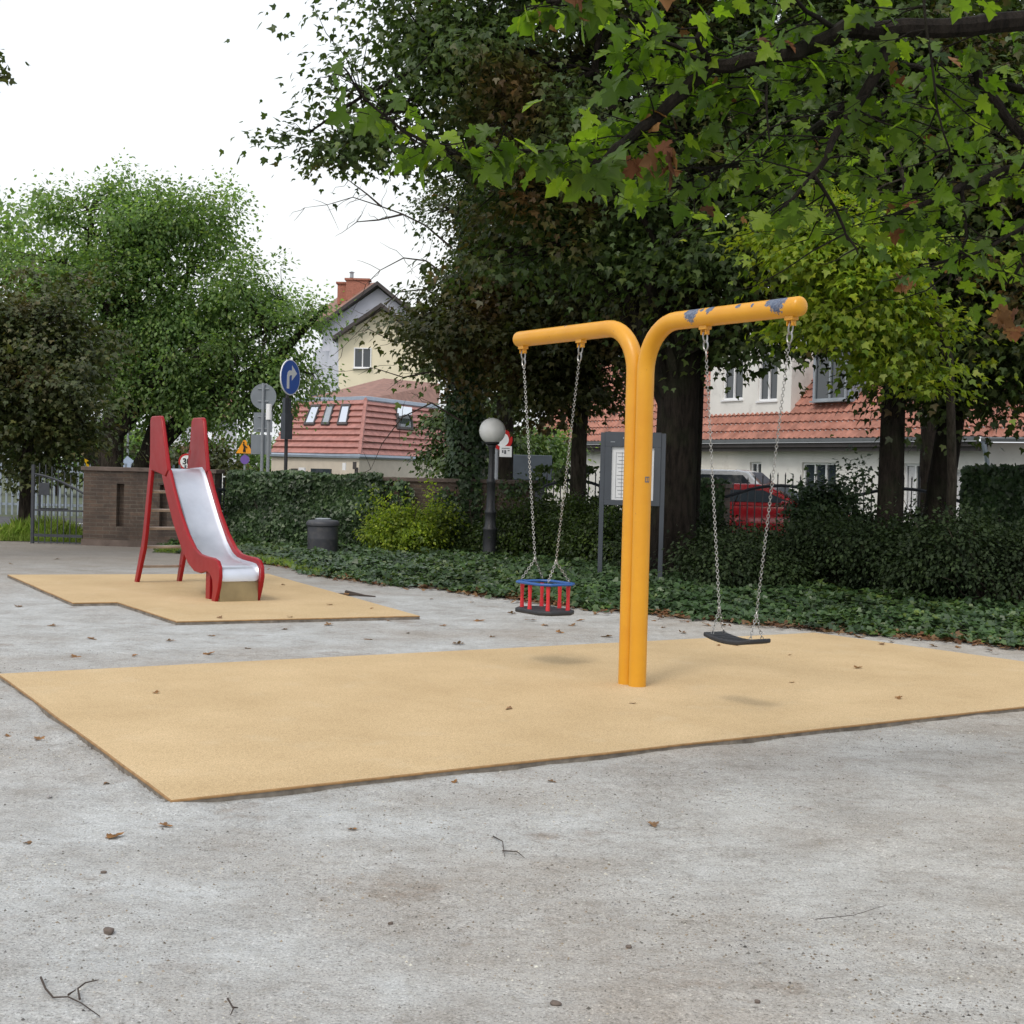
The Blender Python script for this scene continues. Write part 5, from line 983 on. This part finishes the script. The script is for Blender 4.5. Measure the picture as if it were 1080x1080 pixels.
def spray(p0, d, ln, r0, k):                          # twig with leaves on stalks
    p1 = p0+d*ln; pts = bend(p0, p1, 4, .06, -.04, rr); mb.tube(pts, [r0, r0*.8, r0*.6, r0*.45, r0*.3], 5, False)
    for i in range(k):
        pu, pv = proj(p1)
        if (pv > 255 and pu < 905) or (pv > 225 and pu < 640): continue
        t_ = (.25+.75*(i+rr.random())/k)*4; a = min(3, int(t_)); q = pts[a].lerp(pts[a+1], t_-a); az = rr.uniform(0, 2*PI); dd = Vector((math.cos(az), math.sin(az), rr.uniform(-.5, .3))).normalized()
        s_ = q+dd*rr.uniform(.04, .10); mb.tube([q, s_], .0013, 3, False); LP.append(s_); LT.append(Vector((dd.x, dd.y, dd.z-rr.uniform(.2, 1.3))).normalized())
for p0, ra, ln in SM:
    u, v = proj(p0)
    if u < 480: cnt = 2 if v > 60 else 1; L0 = .16; k = 3
    elif u < 660: cnt = 2; L0 = .20; k = 4
    else: cnt = 2; L0 = .36; k = 5
    if u > 1250 or v < -120: cnt = 1
    for _ in range(cnt):
        if rr.random() < .18: continue
        az = rr.uniform(0, 2*PI); d = Vector((math.cos(az), math.sin(az)*1.1, rr.uniform(-.55, .45)))
        if u > 640 and d.y < 0 and rr.random() < .75: d.y = -d.y
        d.normalize(); spray(p0, d, L0*rr.uniform(.5, 1.5), .004, k)
mb.build('limbs', 'bark_dark', nm, smooth=True, off=NB)
P = np.array([tuple(p) for p in LP]); T = np.array([tuple(p) for p in LT]); n = len(P); r = np.random.default_rng(9); N = np.array([0, -.25, .75])+.55*r.normal(size=(n, 3)); brown = r.random(n) < .018
ppx = np.array([proj(q)[0] for q in LP]); sz = np.where(ppx > 700, .076, .094)*(.45+.85*r.random(n)); NV = len(P)
leaves('foliage', P[~brown], N[~brown], T[~brown], sz[~brown], MAPLE, 'leaf_near', nm, NB)
leaves('withered_foliage', P[brown], N[brown], T[brown], sz[brown]*.9, MAPLE, 'leaf_brown', nm, NB)
# withered clumps
P = []; 
for (u, v, Y, k) in ((680, 120, 5.7, 2), (695, 165, 5.6, 8), (672, 178, 5.6, 4), (1062, 335, 6.2, 9), (955, 286, 6.0, 2)):
    c = D(u, v, Y)
    for _ in range(k): P.append(c+Vector([rr.uniform(-.05, .05) for _ in range(3)]))
P = np.array([tuple(p) for p in P]); n = len(P); leaves('withered_foliage', P, r.normal(size=(n, 3)), np.array([0, 0, -.8])+.6*r.normal(size=(n, 3)), .09*(.6+.6*r.random(n)), MAPLE, 'leaf_brown', nm, NB)
# bare dead branches against the sky
mb = MB(); db = empty('bare_branch', (-.9, 25.2, 4), 0, 'bare dead twigs sticking out against the white sky left of the ivy clad tree', 'branch'); o0 = Vector((-.9, 25.2, 4))
for pts in ([(478, 262), (450, 238), (425, 226), (402, 218), (372, 208), (345, 216), (322, 219)], [(402, 218), (388, 205), (368, 190), (358, 176)], [(425, 226), (400, 232), (376, 234), (366, 242)], [(482, 300), (450, 275), (425, 272), (400, 285), (385, 300)], [(484, 330), (450, 305), (420, 308), (392, 335), (362, 366)], [(486, 370), (450, 350), (415, 360), (388, 347), (372, 352)], [(488, 410), (455, 392), (425, 398), (395, 388), (360, 392)], [(488, 445), (455, 425), (425, 440), (402, 468), (392, 495)]):
    q = [D(u+rr.uniform(-1, 1), v, 25.2) for u, v in pts]; mb.tube(q, [.020-.017*i/(len(q)-1) for i in range(len(q))], 5, False)
    for i in range(1, len(q)):
        for _ in range(2): d = Vector((rr.uniform(-1, .4), rr.uniform(-.4, .4), rr.uniform(-.6, .8))).normalized(); mb.tube(bend(q[i], q[i]+d*rr.uniform(.25, .6), 3, .08, 0, rr), [.006, .005, .004, .002], 3, False)
mb.build('twigs', 'twig', db, off=o0)

# ------------------------------------------------------------------ litter on the ground
def curled(seed, k=8):
    r = np.random.default_rng(seed); tv, tf = MAPLE; v = tv.copy(); v[:, 1] -= .4; c = .5+.5*r.random(); v[:, 2] = c*(v[:, 0]**2)*.8*np.sign(r.random()-.35)+.35*c*(v[:, 1]**2)+.14*r.random(len(v))+.05; v[:, 0] *= .85-.2*c; return v, tf
LM = []
for i in range(4):
    v, tf = curled(200+i); o = npmesh('fallen_leaf', v, tf, 'leaf_litter' if i % 2 else 'leaf_brown'); LM.append(o.data); bpy.data.objects.remove(o)
def fallen(pts, z0, label, group, size=.085, jit=0):
    for (u, v) in pts:
        q = G(u, v, z0); zz = z0 if z0 else gz(q.x, q.y); o = bpy.data.objects.new('fallen_leaf', rr.choice(LM)); C.objects.link(o); s = size*rr.uniform(.6, 1.25); o.scale = (s, s, s*rr.uniform(.2, .7)); o.location = (q.x, q.y, zz+.002); o.rotation_euler = (rr.uniform(-.25, .25), rr.uniform(-.25, .25), rr.uniform(0, 6.28)); tag(o, label, 'leaf', group)
fallen([(165, 731), (667, 742), (758, 681), (777, 681), (833, 691), (948, 737), (536, 748), (835, 720), (905, 705), (930, 680)], MZ, 'small dry leaf lying on the large tan mat', 'dry leaves on the large mat', .07)
fallen([(240, 655), (275, 612), (410, 643)] and [(283, 601), (299, 617), (348, 638), (365, 627), (392, 642), (232, 652), (306, 651)], MZ, 'small dry leaf lying on the mat around the slide', 'dry leaves on the slide mat', .08)
fallen([(371, 876), (174, 873), (8, 777), (41, 781), (689, 872), (582, 824), (480, 826), (112, 829), (121, 884), (30, 890)], 0, 'brown crumpled leaf on the near grey sand in front of the large mat', 'leaves on the near sand', .065)
far_pts = [(79, 693), (142, 692), (96, 674), (180, 677), (223, 671), (335, 646), (346, 660), (388, 675), (410, 655), (430, 668), (455, 632), (467, 660), (484, 680), (498, 635), (505, 655), (520, 672), (540, 648), (575, 660), (590, 668), (612, 655), (640, 672), (655, 645), (700, 662), (720, 668), (745, 660), (12, 595), (60, 590), (220, 690), (262, 684), (300, 664), (20, 640), (55, 660), (560, 655), (604, 660), (628, 648), (690, 655)]
fallen(far_pts, 0, 'dry brown leaf on the pale sand strip between the two mats', 'leaves on the sand between the mats', .10)
fallen([(790, 655), (840, 662), (875, 668), (905, 672), (940, 678), (985, 682), (1010, 683), (1050, 690), (770, 652), (860, 672)], 0, 'dry brown leaf on the sand strip beside the ivy on the right', 'leaves beside the ivy bed', .12)
def stone(u, v, s, label, m='stone'):
    q = G(u, v); bm = bmesh.new(); bmesh.ops.create_icosphere(bm, subdivisions=3, radius=s)
    ph = rr.random()*9
    for w_ in bm.verts: c = w_.co; k = 1+.18*math.sin(c.x/s*2.3+ph)*math.cos(c.y/s*2.9+ph)+.10*math.sin(c.z/s*4+ph); w_.co = Vector((c.x*1.15*k, c.y*.9*k, c.z*.65*k+s*.4))
    me = bpy.data.meshes.new('stone'); bm.to_mesh(me); bm.free(); me.materials.append(MATS[m]); me.shade_smooth(); o = link('stone', me); o.location = (q.x, q.y, gz(q.x, q.y)); o.rotation_euler = (0, 0, rr.random()*6); tag(o, label, 'stone')
stone(115, 984, .018, 'largest brown stone on the bare sand at the lower left'); stone(586, 1060, .014, 'brown stone near the bottom edge of the sand'); stone(109, 921, .010, 'small dark stone left of the lone brown stone'); stone(52, 843, .012, 'grey stone near the left corner of the large mat', 'pebble'); stone(663, 1000, .010, 'flat dark stone on the right hand sand'); stone(744, 814, .011, 'grey stone just below the edge of the large mat', 'pebble'); stone(412, 975, .009, 'small brown stone in the middle of the sand'); stone(799, 1059, .009, 'small dark stone close to the bottom right')
def twigobj(pts, r0, label):
    b0 = G(*pts[0][0]); mb = MB()
    for ch_ in pts:
        q = [G(u, v)+Vector((0, 0, .012+rr.uniform(-.004, .010))) for u, v in ch_]; mb.tube(q, [r0*(1-.6*i/(len(q)-1)) for i in range(len(q))], 6)
    tag(mb.build('fallen_twig', 'twig', None, smooth=True, off=b0), label, 'twig').location = b0
twigobj([[(43, 1034), (48, 1048), (56, 1055), (72, 1056), (86, 1062), (105, 1077)], [(84, 1060), (82, 1049), (90, 1043), (104, 1041)], [(72, 1056), (80, 1050)]], .0035, 'forked dark twig lying at the bottom left corner')
twigobj([[(520, 884), (530, 892), (532, 907)], [(530, 900), (545, 903), (553, 907)]], .003, 'thin forked twig on the sand below the middle of the mat')
twigobj([[(240, 1060), (246, 1070), (243, 1077)], [(246, 1070), (251, 1067)]], .003, 'tiny twig at the bottom near the left')
twigobj([[(352, 628), (375, 629), (396, 630)], [(365, 626), (385, 629)]], .02, 'short stick lying across the corner of the slide mat')
twigobj([[(860, 976), (900, 970), (935, 958)]], .0015, 'thin pale straw on the right hand sand')
# gravel grains
n = 130000; r = np.random.default_rng(77); Yg_ = 2.6+9*r.random(n)**1.5; Xg = (r.random(n)-.5)*Yg_*.95
bx = [(p.x, p.y) for p in bigmat]
def inside(x, y, poly):
    c = np.zeros(len(x), bool); j = len(poly)-1
    for i in range(len(poly)):
        xi, yi = poly[i]; xj, yj = poly[j]; c ^= ((yi > y) != (yj > y)) & (x < (xj-xi)*(y-yi)/(yj-yi+1e-12)+xi); j = i
    return c
dn = np.sin(Xg*1.7+np.sin(Yg_*1.3)*2)+np.sin(Yg_*2.9+Xg*.8)+.8*np.sin(Xg*6.1+Yg_*4.7); m = ~inside(Xg, Yg_, bx) & (r.random(n) < np.clip(.45+.3*dn, .08, 1)); Xg, Yg_ = Xg[m], Yg_[m]; n = len(Xg); s = .0019+.0050*r.random(n)**6+0*Xg; zc = np.array([gz(a, b) for a, b in zip(Xg, Yg_)])
oc = np.array([(1, 0, 0), (0, 1, 0), (-1, 0, 0), (0, -1, 0), (0, 0, .8), (0, 0, -.5)]); of = np.array([(0, 1, 4), (1, 2, 4), (2, 3, 4), (3, 0, 4)])
V = np.stack([Xg, Yg_, zc], 1)[:, None]+s[:, None, None]*oc[None]*(.7+.6*r.random((n, 6, 1))); o = npmesh('gravel', V.reshape(-1, 3), (of[None]+(np.arange(n)*6)[:, None, None]).reshape(-1, 3), 'gravel'); tag(o, 'fine gravel grains scattered over the near sand', 'gravel', kind='stuff')

# ------------------------------------------------------------------ light and sky (bright overcast)
w = bpy.data.worlds.new('World'); S.world = w; w.use_nodes = True; nt = w.node_tree; bg = nt.nodes['Background']; wo = nt.nodes['World Output']
sky = nt.nodes.new('ShaderNodeTexSky'); sky.sky_type = 'NISHITA'; sky.sun_disc = False; sky.sun_elevation = math.radians(52); sky.sun_rotation = math.radians(205)
sky.air_density = 1.5; sky.dust_density = 6; sky.ozone_density = 1
nt.links.new(sky.outputs[0], bg.inputs['Color']); bg.inputs['Strength'].default_value = .06
tc = nt.nodes.new('ShaderNodeTexCoord'); nz = nt.nodes.new('ShaderNodeTexNoise'); nz.inputs['Scale'].default_value = 1.6; nz.inputs['Detail'].default_value = 5
mp = nt.nodes.new('ShaderNodeMapping'); mp.inputs['Scale'].default_value = (1, 1, 3); nt.links.new(tc.outputs['Generated'], mp.inputs[0]); nt.links.new(mp.outputs[0], nz.inputs['Vector'])
rp = nt.nodes.new('ShaderNodeValToRGB'); rp.color_ramp.elements[0].position = .3; rp.color_ramp.elements[0].color = (.80, .86, .96, 1); rp.color_ramp.elements[1].position = .65; rp.color_ramp.elements[1].color = (.99, .995, 1, 1)
nt.links.new(nz.outputs['Fac'], rp.inputs[0]); b2 = nt.nodes.new('ShaderNodeBackground'); nt.links.new(rp.outputs[0], b2.inputs['Color']); b2.inputs['Strength'].default_value = .92
ad = nt.nodes.new('ShaderNodeAddShader'); nt.links.new(bg.outputs[0], ad.inputs[0]); nt.links.new(b2.outputs[0], ad.inputs[1]); nt.links.new(ad.outputs[0], wo.inputs['Surface'])
sun = bpy.data.objects.new('sun', bpy.data.lights.new('sun', 'SUN')); C.objects.link(sun); sun.data.energy = 1.1; sun.data.angle = math.radians(11); sun.data.color = (1, .96, .90)
az = math.radians(205); elv = math.radians(52); sd = Vector((math.sin(az)*math.cos(elv), math.cos(az)*math.cos(elv), math.sin(elv))); sun.rotation_euler = sd.to_track_quat('Z', 'Y').to_euler(); sun.location = sd*60
S.view_settings.view_transform = 'Standard'; S.view_settings.look = 'None'; S.view_settings.exposure = 0
S.render.resolution_x = 1024; S.render.resolution_y = 1024
S.cycles.max_bounces = 7; S.cycles.diffuse_bounces = 3; S.cycles.transmission_bounces = 4; S.cycles.glossy_bounces = 3
